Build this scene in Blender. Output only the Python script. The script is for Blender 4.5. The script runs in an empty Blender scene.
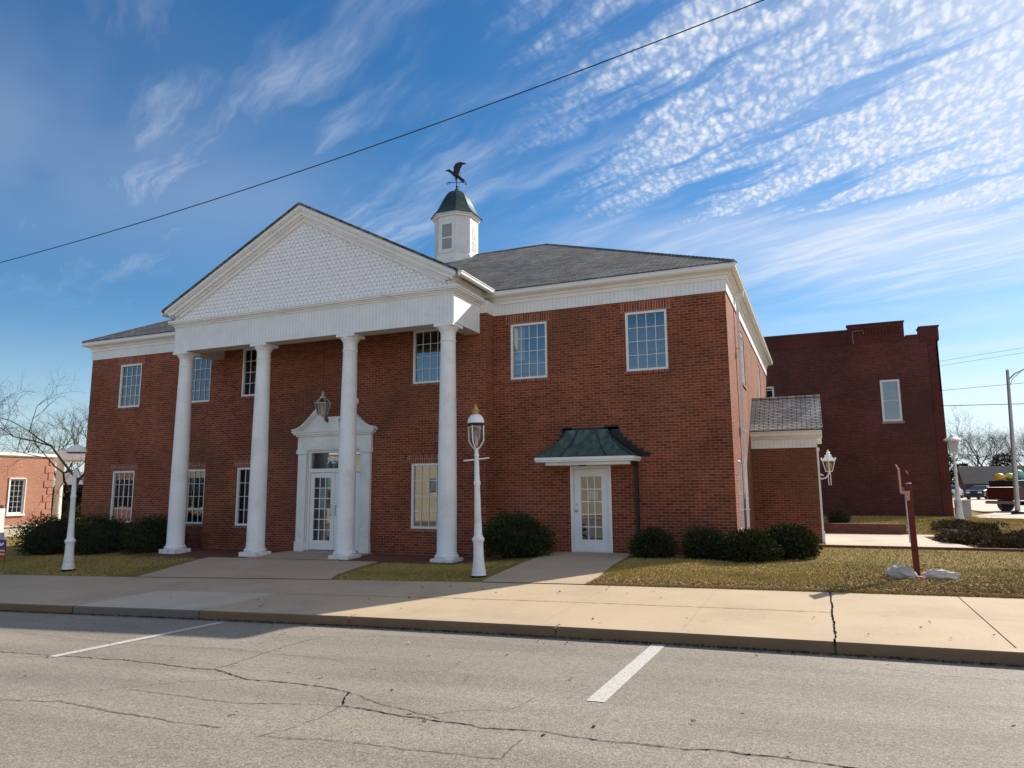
import bpy, bmesh, math, random
from math import sin, cos, pi, radians, sqrt
from mathutils import Vector, Matrix
random.seed(7)
scene = bpy.context.scene
COL = scene.collection

# ---------------------------------------------------------------- camera
cam_d = bpy.data.cameras.new("camera"); cam = bpy.data.objects.new("camera", cam_d); COL.objects.link(cam)
scene.camera = cam
YAW, PITCH, ROLL, FPX = 0.4019, 0.1471, -0.0067, 714.36
cam_d.sensor_fit = 'HORIZONTAL'; cam_d.sensor_width = 36.0; cam_d.lens = 36.0*FPX/1024.0
cam_d.clip_start = 0.1; cam_d.clip_end = 6000
_f = Vector((-sin(YAW)*cos(PITCH), cos(YAW)*cos(PITCH), sin(PITCH)))
_r = Vector((cos(YAW), sin(YAW), 0)); _u = _r.cross(_f)
_r2 = _r*cos(ROLL)+_u*sin(ROLL); _u2 = -_r*sin(ROLL)+_u*cos(ROLL)
M = Matrix((( _r2.x,_u2.x,-_f.x,0),(_r2.y,_u2.y,-_f.y,0),(_r2.z,_u2.z,-_f.z,0),(0,0,0,1)))
M.translation = Vector((1.7963,-17.4118,1.5476)); cam.matrix_world = M

# ---------------------------------------------------------------- sun and sky
SUN_AZ = math.atan2(0.49, 0.87); SUN_EL = radians(32.8)     # azimuth from +y towards +x
SUN_STRENGTH, SKY_STRENGTH, EXPOSURE = 5.0, 0.067, 0.47
sd = Vector((sin(SUN_AZ)*cos(SUN_EL), cos(SUN_AZ)*cos(SUN_EL), sin(SUN_EL)))
sl = bpy.data.lights.new("sun", 'SUN'); so = bpy.data.objects.new("sun", sl); COL.objects.link(so)
sl.energy = SUN_STRENGTH; sl.angle = radians(0.53); sl.color = (1.0, 0.935, 0.83)
so.rotation_euler = sd.to_track_quat('Z', 'Y').to_euler(); so.location = (20, 30, 40)

world = bpy.data.worlds.new("World"); scene.world = world; world.use_nodes = True
nt = world.node_tree; N = nt.nodes; LK = nt.links
bg = N['Background']; bg.inputs['Strength'].default_value = SKY_STRENGTH
sky = N.new('ShaderNodeTexSky'); sky.sky_type = 'NISHITA'; sky.sun_disc = False
sky.sun_elevation = SUN_EL; sky.sun_rotation = SUN_AZ
sky.air_density = 1.0; sky.dust_density = 0.35; sky.ozone_density = 2.2; sky.altitude = 200

def wm(op, a, b=None, c=None, clamp=False):
    n = N.new('ShaderNodeMath'); n.operation = op; n.use_clamp = clamp
    for i, q in enumerate((a, b, c)):
        if q is None: continue
        if isinstance(q, (int, float)): n.inputs[i].default_value = q
        else: LK.new(q, n.inputs[i])
    return n.outputs[0]
def wstep(v, lo, hi):
    n = N.new('ShaderNodeMapRange'); n.interpolation_type = 'SMOOTHSTEP'
    LK.new(v, n.inputs[0]); n.inputs[1].default_value = lo; n.inputs[2].default_value = hi
    if lo > hi:
        n.inputs[1].default_value = hi; n.inputs[2].default_value = lo
        n.inputs[3].default_value = 1; n.inputs[4].default_value = 0
    return n.outputs[0]
def wnoise(vec, scale, detail, rough=.5, dist=0):
    n = N.new('ShaderNodeTexNoise'); LK.new(vec, n.inputs['Vector']); n.inputs['Scale'].default_value = scale
    n.inputs['Detail'].default_value = detail; n.inputs['Roughness'].default_value = rough; n.inputs['Distortion'].default_value = dist
    return n.outputs[0]
def wcomb(x, y, z=0.0):
    n = N.new('ShaderNodeCombineXYZ')
    for i, q in enumerate((x, y, z)):
        if isinstance(q, (int, float)): n.inputs[i].default_value = q
        else: LK.new(q, n.inputs[i])
    return n.outputs[0]
tc = N.new('ShaderNodeTexCoord'); sep = N.new('ShaderNodeSeparateXYZ'); LK.new(tc.outputs['Generated'], sep.inputs[0])
dx, dy, dz = sep.outputs
dzc = wm('MAXIMUM', dz, 0.02)
px = wm('DIVIDE', dx, dzc); py = wm('DIVIDE', dy, dzc)                 # the sky seen as a flat cloud deck
cu = wm('ADD', wm('MULTIPLY', px, .885), wm('MULTIPLY', py, -.465))    # along the streaks
cw = wm('ADD', wm('MULTIPLY', px, .465), wm('MULTIPLY', py, .885))     # across them
warp = wnoise(wcomb(px, py), 2.2, 3)
wv = wm('MULTIPLY', wm('SUBTRACT', warp, .5), .6)
cwv = wm('ADD', cw, wm('MULTIPLY', wv, .35))
streak = wnoise(wcomb(wm('MULTIPLY', cu, .8), wm('MULTIPLY', cwv, 4.4), 3.7), 1.5, 5, .6)
def puffs_at(scale, seed):
    n1 = wnoise(wcomb(px, py, seed), scale*.42, 3); n2 = wnoise(wcomb(py, px, seed+4), scale*.42, 3)
    v = N.new('ShaderNodeTexVoronoi'); v.feature = 'SMOOTH_F1'; v.inputs['Scale'].default_value = scale; v.inputs['Smoothness'].default_value = .35
    LK.new(wcomb(wm('ADD', px, wm('MULTIPLY', n1, 1.6/scale)), wm('ADD', wm('MULTIPLY', wm('ADD', py, wm('MULTIPLY', px, .3)), .46), wm('MULTIPLY', n2, 1.6/scale)), seed), v.inputs['Vector'])
    return wstep(v.outputs['Distance'], .66, .10)
puff = wm('ADD', wm('MULTIPLY', puffs_at(40, 0.0), .62), wm('MULTIPLY', puffs_at(78, 3.0), .38))
fine = wnoise(wcomb(px, wm('MULTIPLY', py, .5)), 85, 5, .65)
regR = wm('MULTIPLY', wstep(wm('ADD', wm('ADD', px, wm('MULTIPLY', py, .12)), wm('MULTIPLY', wm('SUBTRACT', streak, .5), .9)), -.62, .12), wstep(wm('ADD', py, wm('MULTIPLY', px, -.4)), 3.2, 2.5))
cover = wm('MULTIPLY', regR, wstep(wm('ADD', streak, wm('MULTIPLY', px, .10)), .36, .56))
tex = wm('ADD', wm('MULTIPLY', puff, 1.05), wm('MULTIPLY', wm('SUBTRACT', fine, .5), .55), clamp=True)
cum = wm('MULTIPLY', cover, wm('ADD', wm('ADD', .30, wm('MULTIPLY', wstep(px, -.1, .5), .18)), wm('MULTIPLY', tex, .82)), clamp=True)
cir = wnoise(wcomb(wm('MULTIPLY', cu, .62), wm('ADD', wm('MULTIPLY', cw, 2.6), wv), 9.1), 1.5, 6, .52, .05)
cir_thin = wnoise(wcomb(wm('MULTIPLY', cu, 1.5), wm('MULTIPLY', cwv, 10.0), 1.1), 2.2, 7, .62, .15)
cirrus = wm('MULTIPLY', wm('MULTIPLY', wstep(cir, .44, .74), wstep(dz, .18, .36)), wm('ADD', .30, wm('MULTIPLY', wstep(cir_thin, .3, .8), .70)))
veil = wm('MULTIPLY', wm('MULTIPLY', wstep(px, -.9, -1.8), wstep(wnoise(wcomb(wm('MULTIPLY', cu, .5), cwv, 6.0), 1.1, 4), .32, .62)), wstep(dz, .2, .4))
bandc = wm('ADD', py, wm('ADD', wm('MULTIPLY', px, -.25), wm('MULTIPLY', wm('SUBTRACT', cir, .5), 1.6)))
band = wm('MULTIPLY', wm('MULTIPLY', wstep(bandc, 2.25, 2.9), wstep(bandc, 4.4, 3.1)), wstep(px, -1.5, .3))
low = wnoise(wcomb(wm('MULTIPLY', dx, 1.4), wm('MULTIPLY', dz, 14.0), 2.0), 2.2, 6, .55, .4)
lowm = wm('MULTIPLY', wm('MULTIPLY', wm('MULTIPLY', wstep(low, .42, .72), wstep(dz, .30, .10)), .55), wstep(dx, -.75, -.1))
cloud = wm('MAXIMUM', wm('MULTIPLY', cum, .92), wm('MULTIPLY', cirrus, .46))
cloud = wm('MAXIMUM', cloud, wm('MULTIPLY', band, wm('ADD', .42, wm('MULTIPLY', wstep(streak, .40, .66), .42))))
cloud = wm('MAXIMUM', cloud, wm('MULTIPLY', veil, .16)); cloud = wm('MAXIMUM', cloud, lowm)
fade = wstep(dz, .02, .12)
cloud = wm('MULTIPLY', cloud, fade, clamp=True)
# deepen the clear blue of a dry winter sky
hs = N.new('ShaderNodeHueSaturation'); hs.inputs['Saturation'].default_value = 1.32; hs.inputs['Value'].default_value = 1.18
LK.new(sky.outputs[0], hs.inputs['Color'])
tint = N.new('ShaderNodeMix'); tint.data_type = 'RGBA'; tint.blend_type = 'MULTIPLY'; tint.inputs[0].default_value = 1.0
LK.new(hs.outputs[0], tint.inputs[6]); tint.inputs[7].default_value = (0.92, 1.08, 1.12, 1)
hz = N.new('ShaderNodeMix'); hz.data_type = 'RGBA'        # thin white haze towards the horizon, thicker on the sun's side
hzf = wm('MULTIPLY', wstep(dz, .26, -.02), wm('ADD', .42, wm('MULTIPLY', wstep(dx, -.6, .25), .48)))
LK.new(hzf, hz.inputs[0]); LK.new(tint.outputs[2], hz.inputs[6]); hz.inputs[7].default_value = (9.6, 10.6, 11.8, 1)
cm = N.new('ShaderNodeMix'); cm.data_type = 'RGBA'
LK.new(cloud, cm.inputs[0]); LK.new(hz.outputs[2], cm.inputs[6]); cm.inputs[7].default_value = (9.6, 10.1, 10.9, 1)
LK.new(cm.outputs[2], bg.inputs['Color'])

vs = scene.view_settings; vs.view_transform = 'Standard'; vs.look = 'None'; vs.exposure = EXPOSURE; vs.gamma = 1.0; vs.use_curve_mapping = False
scene.cycles.max_bounces = 6; scene.cycles.transparent_max_bounces = 12; scene.cycles.use_denoising = True

# ---------------------------------------------------------------- mesh helper
W = {}
class MB:
    def __init__(s): s.v = []; s.f = []; s.mi = []
    def add(s, vs, fs, m=0):
        o = len(s.v); s.v += [tuple(v) for v in vs]; s.f += [tuple(i+o for i in f) for f in fs]; s.mi += [m]*len(fs); return s
    def poly(s, pts, m=0): return s.add(pts, [tuple(range(len(pts)))], m)
    def box(s, x0, x1, y0, y1, z0, z1, m=0):
        if x0 > x1: x0, x1 = x1, x0
        if y0 > y1: y0, y1 = y1, y0
        return s.add([(x0,y0,z0),(x1,y0,z0),(x1,y1,z0),(x0,y1,z0),(x0,y0,z1),(x1,y0,z1),(x1,y1,z1),(x0,y1,z1)],
                     [(0,3,2,1),(4,5,6,7),(0,1,5,4),(1,2,6,5),(2,3,7,6),(3,0,4,7)], m)
    def prism(s, pts, axis, a, b, m=0):       # polygon in the plane across axis, pushed from a to b
        def P(p, t): return (t,p[0],p[1]) if axis=='x' else ((p[0],t,p[1]) if axis=='y' else (p[0],p[1],t))
        n = len(pts); vs = [P(p,a) for p in pts]+[P(p,b) for p in pts]
        fs = [tuple(range(n)), tuple(range(2*n-1,n-1,-1))]+[(i,(i+1)%n,n+(i+1)%n,n+i) for i in range(n)]
        return s.add(vs, fs, m)
    def lathe(s, prof, c=(0,0,0), n=24, m=0, rot=0.0, cap=True):
        vs = []; fs = []
        for r, z in prof:
            for k in range(n):
                a = rot+2*pi*k/n; vs.append((c[0]+r*cos(a), c[1]+r*sin(a), c[2]+z))
        for i in range(len(prof)-1):
            for k in range(n):
                a = i*n+k; b = i*n+(k+1)%n; fs.append((a,b,b+n,a+n))
        if cap: fs.append(tuple(range(n-1,-1,-1))); fs.append(tuple(range((len(prof)-1)*n, len(prof)*n)))
        return s.add(vs, fs, m)
    def tube(s, p0, p1, r0, r1=None, n=8, m=0, cap=True):
        r1 = r0 if r1 is None else r1
        p0 = Vector(p0); p1 = Vector(p1); d = (p1-p0)
        if d.length < 1e-6: return s
        d.normalize(); a = d.orthogonal().normalized(); b = d.cross(a)
        vs = [p0+(a*cos(2*pi*k/n)+b*sin(2*pi*k/n))*r0 for k in range(n)]+[p1+(a*cos(2*pi*k/n)+b*sin(2*pi*k/n))*r1 for k in range(n)]
        fs = [(k,(k+1)%n,n+(k+1)%n,n+k) for k in range(n)]
        if cap: fs += [tuple(range(n-1,-1,-1)), tuple(range(n,2*n))]
        return s.add(vs, fs, m)
    def path(s, pts, r, n=6, m=0):
        pts = [Vector(p) for p in pts]; rs = r if isinstance(r, (list,tuple)) else [r]*len(pts)
        vs = []; ref = None
        for i, p in enumerate(pts):
            d = (pts[min(i+1,len(pts)-1)]-pts[max(i-1,0)]).normalized()
            if ref is None: ref = d.orthogonal().normalized()
            a = (ref-d*ref.dot(d)).normalized(); ref = a; b = d.cross(a)
            vs += [p+(a*cos(2*pi*k/n)+b*sin(2*pi*k/n))*rs[i] for k in range(n)]
        fs = [(i*n+k, i*n+(k+1)%n, (i+1)*n+(k+1)%n, (i+1)*n+k) for i in range(len(pts)-1) for k in range(n)]
        fs += [tuple(range(n-1,-1,-1)), tuple(range((len(pts)-1)*n, len(pts)*n))]
        return s.add(vs, fs, m)
    def ball(s, c, r, nu=14, nv=8, m=0, jit=0.0, rng=random):
        vs = []; fs = []
        for i in range(nv+1):
            t = pi*i/nv
            for k in range(nu):
                a = 2*pi*k/nu; j = 1+jit*(rng.random()-.5)
                vs.append((c[0]+r[0]*sin(t)*cos(a)*j, c[1]+r[1]*sin(t)*sin(a)*j, c[2]+r[2]*cos(t)*j))
        for i in range(nv):
            for k in range(nu): fs.append((i*nu+k,(i+1)*nu+k,(i+1)*nu+(k+1)%nu,i*nu+(k+1)%nu))
        return s.add(vs, fs, m)
    def build(s, name, mats, parent=None, smooth=False, bevel=0, recalc=True, shift=None):
        if not isinstance(mats, (list,tuple)): mats = [mats]
        org = W[parent] if parent is not None else Vector((0,0,0))
        me = bpy.data.meshes.new(name)
        if shift is None and parent is None and s.v:
            shift = Vector((sum(v[0] for v in s.v)/len(s.v), sum(v[1] for v in s.v)/len(s.v), min(v[2] for v in s.v)))
        o0 = Vector(shift) if shift is not None else org
        me.from_pydata([(v[0]-o0.x, v[1]-o0.y, v[2]-o0.z) for v in s.v], [], s.f)
        for m in mats: me.materials.append(m)
        if any(s.mi): me.polygons.foreach_set('material_index', s.mi)
        if recalc:
            bm = bmesh.new(); bm.from_mesh(me); bmesh.ops.recalc_face_normals(bm, faces=bm.faces); bm.to_mesh(me); bm.free()
        if len(s.f) < 30000:      # metre-true texture coordinates on every face
            uv = me.uv_layers.new(name='UVMap').data; vv = me.vertices
            for p in me.polygons:
                n = p.normal
                if abs(n.z) > .98: t = Vector((1,0,0)); b = Vector((0,1,0))
                else: t = Vector((-n.y, n.x, 0)).normalized(); b = n.cross(t)
                for li in p.loop_indices:
                    c = vv[me.loops[li].vertex_index].co + o0
                    uv[li].uv = (c.dot(t), c.dot(b))
        if smooth: 
            me.polygons.foreach_set('use_smooth', [True]*len(me.polygons))
            try: me.set_sharp_from_angle(angle=radians(40))
            except Exception: pass
        o = bpy.data.objects.new(name, me); COL.objects.link(o)
        o.location = o0-org; 
        if parent is not None: o.parent = parent
        W[o] = Vector(o0)
        if bevel:
            md = o.modifiers.new('bevel','BEVEL'); md.width = bevel; md.segments = 2; md.limit_method = 'ANGLE'; md.angle_limit = radians(40)
        return o
def tag(o, label=None, cat=None, group=None, kind=None):
    if label: o['label'] = label
    if cat: o['category'] = cat
    if group: o['group'] = group
    if kind: o['kind'] = kind
    return o
def empty(name, loc, label=None, cat=None, group=None):
    o = bpy.data.objects.new(name, None); COL.objects.link(o); o.location = loc; o.empty_display_size = .2
    W[o] = Vector(loc); return tag(o, label, cat, group)
def copy_tree(o, parent=None, loc=None, label=None):
    c = o.copy(); COL.objects.link(c); c.parent = parent
    if loc is not None: c.location = loc
    if label: c['label'] = label
    for ch in [q for q in bpy.data.objects if q.parent == o]: copy_tree(ch, c)
    return c

# ---------------------------------------------------------------- materials
def newmat(name):
    m = bpy.data.materials.new(name); m.use_nodes = True; t = m.node_tree
    return m, t, t.nodes['Principled BSDF'], t.nodes['Material Output']
def nn(t, typ, **kw):
    n = t.nodes.new(typ)
    for k, v in kw.items():
        if k in n.inputs.keys(): n.inputs[k].default_value = v
        else: setattr(n, k, v)
    return n
def ramp(t, fac, stops):
    r = t.nodes.new('ShaderNodeValToRGB'); e = r.color_ramp.elements
    while len(e) < len(stops): e.new(.5)
    for q, (p, c) in zip(e, stops): q.position = p; q.color = (*c, 1)
    t.links.new(fac, r.inputs[0]); return r.outputs[0]
def mixc(t, fac, a, b, blend='MIX'):
    n = t.nodes.new('ShaderNodeMix'); n.data_type = 'RGBA'; n.blend_type = blend
    for i, q in ((0,fac),(6,a),(7,b)):
        if hasattr(q, 'type') and hasattr(q, 'is_output'): t.links.new(q, n.inputs[i])
        elif i == 0: n.inputs[0].default_value = q
        else: n.inputs[i].default_value = (*q, 1)
    return n.outputs[2]
def noise(t, scale, detail=4, rough=.55, coord='Object', dist=0, vec=None):
    n = t.nodes.new('ShaderNodeTexNoise'); n.inputs['Scale'].default_value = scale; n.inputs['Detail'].default_value = detail
    n.inputs['Roughness'].default_value = rough; n.inputs['Distortion'].default_value = dist
    if vec is None:
        c = t.nodes.new('ShaderNodeTexCoord'); vec = c.outputs[coord]
    t.links.new(vec, n.inputs['Vector']); return n.outputs[0]
def geo(t): return t.nodes.new('ShaderNodeNewGeometry').outputs['Position']
def bump(t, bsdf, h, strength=.3, dist=.01):
    b = t.nodes.new('ShaderNodeBump'); b.inputs['Strength'].default_value = strength; b.inputs['Distance'].default_value = dist
    t.links.new(h, b.inputs['Height']); t.links.new(b.outputs[0], bsdf.inputs['Normal'])
def plain(name, c, rough=.6, metal=0, var=.12, scale=3.0, spec=.4, dirt=None, bmp=0):
    m, t, b, o = newmat(name)
    p = geo(t); n1 = noise(t, scale, 5, .6, vec=p)
    lo = tuple(x*(1-var) for x in c); hi = tuple(min(1,x*(1+var)) for x in c)
    col = ramp(t, n1, [(.3,lo),(.7,hi)])
    if dirt:
        n2 = noise(t, scale*.7, 8, .7, vec=p); f = ramp(t, n2, [(.52,(0,0,0)),(.72,(.6,.6,.6))]); col = mixc(t, f, col, dirt)
    t.links.new(col, b.inputs['Base Color']); b.inputs['Roughness'].default_value = rough; b.inputs['Metallic'].default_value = metal
    b.inputs['Specular IOR Level'].default_value = spec
    if bmp: bump(t, b, noise(t, scale*12, 4, vec=p), bmp, .004)
    return m
def brickmat(name, c1, c2, mortar, bw=.2032, bh=.0677, ms=.0055, var=.35, patch=None, rough=.85, vertical=False, offset=.5, bstr=.5, patchx=None):
    m, t, b, o = newmat(name)
    uv = nn(t, 'ShaderNodeUVMap'); uv.uv_map = 'UVMap'; vec = uv.outputs[0]
    if vertical:
        mp = nn(t, 'ShaderNodeMapping'); mp.inputs['Rotation'].default_value = (0,0,pi/2); t.links.new(vec, mp.inputs[0]); vec = mp.outputs[0]
    br = nn(t, 'ShaderNodeTexBrick'); br.offset = offset
    br.inputs['Scale'].default_value = 1; br.inputs['Brick Width'].default_value = bw; br.inputs['Row Height'].default_value = bh
    br.inputs['Mortar Size'].default_value = ms; br.inputs['Mortar Smooth'].default_value = .15; br.inputs['Bias'].default_value = -.1
    br.inputs['Color1'].default_value = (*c1,1); br.inputs['Color2'].default_value = (*c2,1); br.inputs['Mortar'].default_value = (*mortar,1)
    t.links.new(vec, br.inputs['Vector'])
    p = geo(t)
    n1 = noise(t, .55, 5, .6, vec=p); v1 = ramp(t, n1, [(.3,(1-var*.6,)*3),(.7,(1+var*.4,)*3)])
    col = mixc(t, 1.0, br.outputs['Color'], v1, 'MULTIPLY')
    n2 = noise(t, 9, 3, .6, vec=p); v2 = ramp(t, n2, [(.3,(.82,.82,.82)),(.7,(1.16,1.14,1.12))])
    col = mixc(t, 1.0, col, v2, 'MULTIPLY')
    if patch:
        f = ramp(t, noise(t, .23, 4, .6, vec=p), [(.5,(0,0,0)),(.68,(.6,.6,.6))]); col = mixc(t, f, col, patch)
    t.links.new(col, b.inputs['Base Color']); b.inputs['Roughness'].default_value = rough; b.inputs['Specular IOR Level'].default_value = .25
    mr = nn(t, 'ShaderNodeMath', operation='SUBTRACT'); mr.inputs[0].default_value = 1; t.links.new(br.outputs['Fac'], mr.inputs[1])
    ad = nn(t, 'ShaderNodeMath', operation='MULTIPLY_ADD'); t.links.new(n2, ad.inputs[0]); ad.inputs[1].default_value = .35; t.links.new(mr.outputs[0], ad.inputs[2])
    bump(t, b, ad.outputs[0], bstr, .008)
    return m
M_BRICK = brickmat('red_brick', (.285,.070,.033), (.135,.031,.019), (.33,.19,.115), ms=.0072, var=.55, patch=(.125,.07,.04))
M_BRICK_SOLDIER = brickmat('soldier_brick', (.34,.09,.05), (.15,.036,.024), (.44,.30,.21), ms=.008, vertical=True, offset=0, bw=.24, bh=.0677)
M_BRICK_OLD = brickmat('old_brick', (.145,.042,.032), (.085,.028,.023), (.15,.085,.065), ms=.006, var=.5, patch=(.062,.03,.026))
M_BRICK_NB = brickmat('orange_brick', (.52,.22,.145), (.43,.17,.105), (.48,.36,.27), ms=.008, var=.2)
M_PAVER = brickmat('brick_paver', (.20,.065,.045), (.13,.045,.035), (.12,.09,.075), var=.4, patch=(.10,.055,.045))
M_BRICK_TAN = brickmat('tan_brick', (.62,.52,.36), (.55,.44,.30), (.5,.45,.36), ms=.008, var=.12)
M_SHINGLE = brickmat('asphalt_shingle', (.20,.19,.18), (.07,.067,.068), (.03,.03,.03), bw=.30, bh=.143, ms=.012, var=.45, rough=.95, bstr=.8)
M_SLATE = brickmat('wood_shake', (.60,.575,.52), (.36,.35,.33), (.05,.05,.05), bw=.26, bh=.10, ms=.014, var=.4, rough=.9, bstr=1.0)
M_WHITE = plain('white_paint', (.84,.83,.81), .5, var=.05, scale=1.5, dirt=(.62,.60,.55))
M_WHITE_WORN = plain('worn_white_paint', (.78,.77,.75), .55, var=.08, scale=5, dirt=(.30,.27,.23))
M_VINYL = plain('white_vinyl', (.82,.82,.81), .35, var=.03)
M_COLUMN = plain('column_paint', (.84,.84,.835), .5, var=.05, scale=2.0, dirt=(.62,.59,.55))
def groovemat(name, c, period, horizontal=False, depth=.6, dark=.55):
    m, t, b, o = newmat(name); uv = nn(t,'ShaderNodeUVMap'); uv.uv_map='UVMap'; s = nn(t,'ShaderNodeSeparateXYZ'); t.links.new(uv.outputs[0], s.inputs[0])
    d = nn(t,'ShaderNodeMath', operation='DIVIDE'); t.links.new(s.outputs[1 if horizontal else 0], d.inputs[0]); d.inputs[1].default_value = period
    f = nn(t,'ShaderNodeMath', operation='FRACT'); t.links.new(d.outputs[0], f.inputs[0])
    line = ramp(t, f.outputs[0], [(0,(dark,)*3),(.10,(1,1,1)),(.9,(1,1,1)),(1.0,(dark,)*3)])
    p = geo(t); n = ramp(t, noise(t, 2.4, 7, .65, vec=p), [(.35,tuple(x*.9 for x in c)),(.6,c)])
    spots = ramp(t, noise(t, 7.5, 3, .5, vec=p), [(.70,(1,1,1)),(.76,(.72,.70,.67))])
    col = mixc(t, 1.0, mixc(t, 1.0, n, line, 'MULTIPLY'), spots, 'MULTIPLY')
    t.links.new(col, b.inputs['Base Color']); b.inputs['Roughness'].default_value = .55; bump(t, b, line, depth, .008); return m
M_BEAD = groovemat('beaded_board', (.85,.85,.85), .105, dark=.74)
M_LAP = groovemat('lap_siding', (.80,.79,.77), .10, horizontal=True, depth=.9, dark=.6)
M_SCALE = plain('scale_shingle_paint', (.90,.90,.905), .55, var=.03, scale=6, dirt=(.78,.77,.75))
def copper():
    m, t, b, o = newmat('green_copper'); p = geo(t)
    mp = nn(t,'ShaderNodeMapping'); mp.inputs['Scale'].default_value=(3,3,.8); t.links.new(p, mp.inputs[0])
    n = noise(t, 2.2, 7, .65, vec=mp.outputs[0]); col = ramp(t, n, [(.3,(.028,.042,.036)),(.52,(.075,.125,.105)),(.72,(.15,.22,.185))])
    t.links.new(col, b.inputs['Base Color']); b.inputs['Roughness'].default_value=.5; b.inputs['Metallic'].default_value=.25; return m
M_COPPER = copper()
M_CUPROOF = plain('dark_patina_copper', (.055,.085,.078), .32, metal=.55, var=.35, scale=2.5)
M_DARKMETAL = plain('dark_bronze', (.018,.017,.015), .45, metal=.3)
M_BLACK = plain('black_iron', (.012,.012,.012), .5)
M_LOUVER = groovemat('grey_louver', (.36,.355,.345), .065, horizontal=True, depth=1.0, dark=.5)
M_GALV = plain('galvanised_steel', (.36,.37,.38), .4, metal=.6)
M_GOLD = plain('gold_paint', (.55,.34,.10), .38, metal=.55)
M_INTERIOR = plain('interior_paint', (.16,.14,.12), .8)
M_CONCF = plain('pale_stone', (.62,.56,.46), .8)
M_PAPER = plain('paper', (.72,.76,.80), .7, var=.05)
M_LETTER = plain('white_lettering', (.85,.85,.85), .5, var=.02)
M_SOFFIT = plain('soffit_paint', (.56,.52,.46), .7, var=.08)
def glassmat(name, refl=.22, tintc=(.75,.8,.82), rough=.015):
    m, t, b, o = newmat(name); t.nodes.remove(b)
    tr = nn(t,'ShaderNodeBsdfTransparent'); tr.inputs[0].default_value=(*tintc,1)
    gl = nn(t,'ShaderNodeBsdfGlossy'); gl.inputs['Roughness'].default_value=rough; gl.inputs[0].default_value=(.95,.97,1,1)
    fr = nn(t,'ShaderNodeFresnel'); fr.inputs[0].default_value=1.5
    a = nn(t,'ShaderNodeMath', operation='MULTIPLY_ADD'); t.links.new(fr.outputs[0], a.inputs[0]); a.inputs[1].default_value=1.0; a.inputs[2].default_value=refl-.04; a.use_clamp=True
    bp = nn(t,'ShaderNodeBump'); bp.inputs['Strength'].default_value=.04; bp.inputs['Distance'].default_value=.02
    t.links.new(noise(t, 1.3, 2, .5, vec=geo(t)), bp.inputs['Height']); t.links.new(bp.outputs[0], gl.inputs['Normal'])
    mx = nn(t,'ShaderNodeMixShader'); t.links.new(a.outputs[0], mx.inputs[0]); t.links.new(tr.outputs[0], mx.inputs[1]); t.links.new(gl.outputs[0], mx.inputs[2])
    t.links.new(mx.outputs[0], o.inputs[0]); return m
M_GLASS = glassmat('window_glass', .125); M_GLASS_CLEAR = glassmat('lamp_glass', .14, (.80,.76,.74)); M_CARGLASS = plain('car_glass', (.03,.04,.05), .06, spec=.9)
def blindmat():
    m, t, b, o = newmat('slatted_blind'); uv = nn(t,'ShaderNodeUVMap'); uv.uv_map='UVMap'; s = nn(t,'ShaderNodeSeparateXYZ'); t.links.new(uv.outputs[0], s.inputs[0])
    d = nn(t,'ShaderNodeMath', operation='DIVIDE'); t.links.new(s.outputs[1], d.inputs[0]); d.inputs[1].default_value=.05
    f = nn(t,'ShaderNodeMath', operation='FRACT'); t.links.new(d.outputs[0], f.inputs[0])
    col = ramp(t, f.outputs[0], [(.0,(.01,.018,.035)),(.35,(.025,.04,.07)),(.7,(.045,.065,.10)),(1.0,(.01,.018,.035))])
    t.links.new(col, b.inputs['Base Color']); b.inputs['Roughness'].default_value=.6; return m
M_BLIND = blindmat(); M_CURTAIN = plain('beige_curtain', (.80,.70,.46), .8)

def concrete(name, c, seed=0, crackc=.75):
    m, t, b, o = newmat(name); p = geo(t)
    mp = nn(t,'ShaderNodeMapping'); mp.inputs['Location'].default_value=(seed,seed*2,0); t.links.new(p, mp.inputs[0]); p2 = mp.outputs[0]
    n = noise(t, .7, 6, .6, vec=p2); col = ramp(t, n, [(.28,tuple(x*.84 for x in c)),(.5,c),(.75,tuple(min(1,x*1.1) for x in c))])
    sp = noise(t, 55, 3, .7, vec=p2); col = mixc(t, 1.0, col, ramp(t, sp, [(.3,(.88,.88,.88)),(.7,(1.1,1.1,1.1))]), 'MULTIPLY')
    st = noise(t, 2.3, 7, .75, vec=p2, dist=.6); col = mixc(t, 1.0, col, ramp(t, st, [(.60,(1,1,1)),(.74,(.80,.77,.73))]), 'MULTIPLY')
    t.links.new(col, b.inputs['Base Color']); b.inputs['Roughness'].default_value=.85; b.inputs['Specular IOR Level'].default_value=.3
    bump(t, b, sp, .25, .004); return m
M_WALK = concrete('tan_concrete', (.50,.375,.245), 0); M_WALK2 = concrete('brown_concrete', (.47,.355,.245), 5)
M_WALKNEW = concrete('pale_grey_concrete', (.52,.435,.335), 9); M_CURB = concrete('curb_concrete', (.19,.125,.072), 3); M_CURBGREY = concrete('grey_curb_concrete', (.17,.145,.115), 7)
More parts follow.
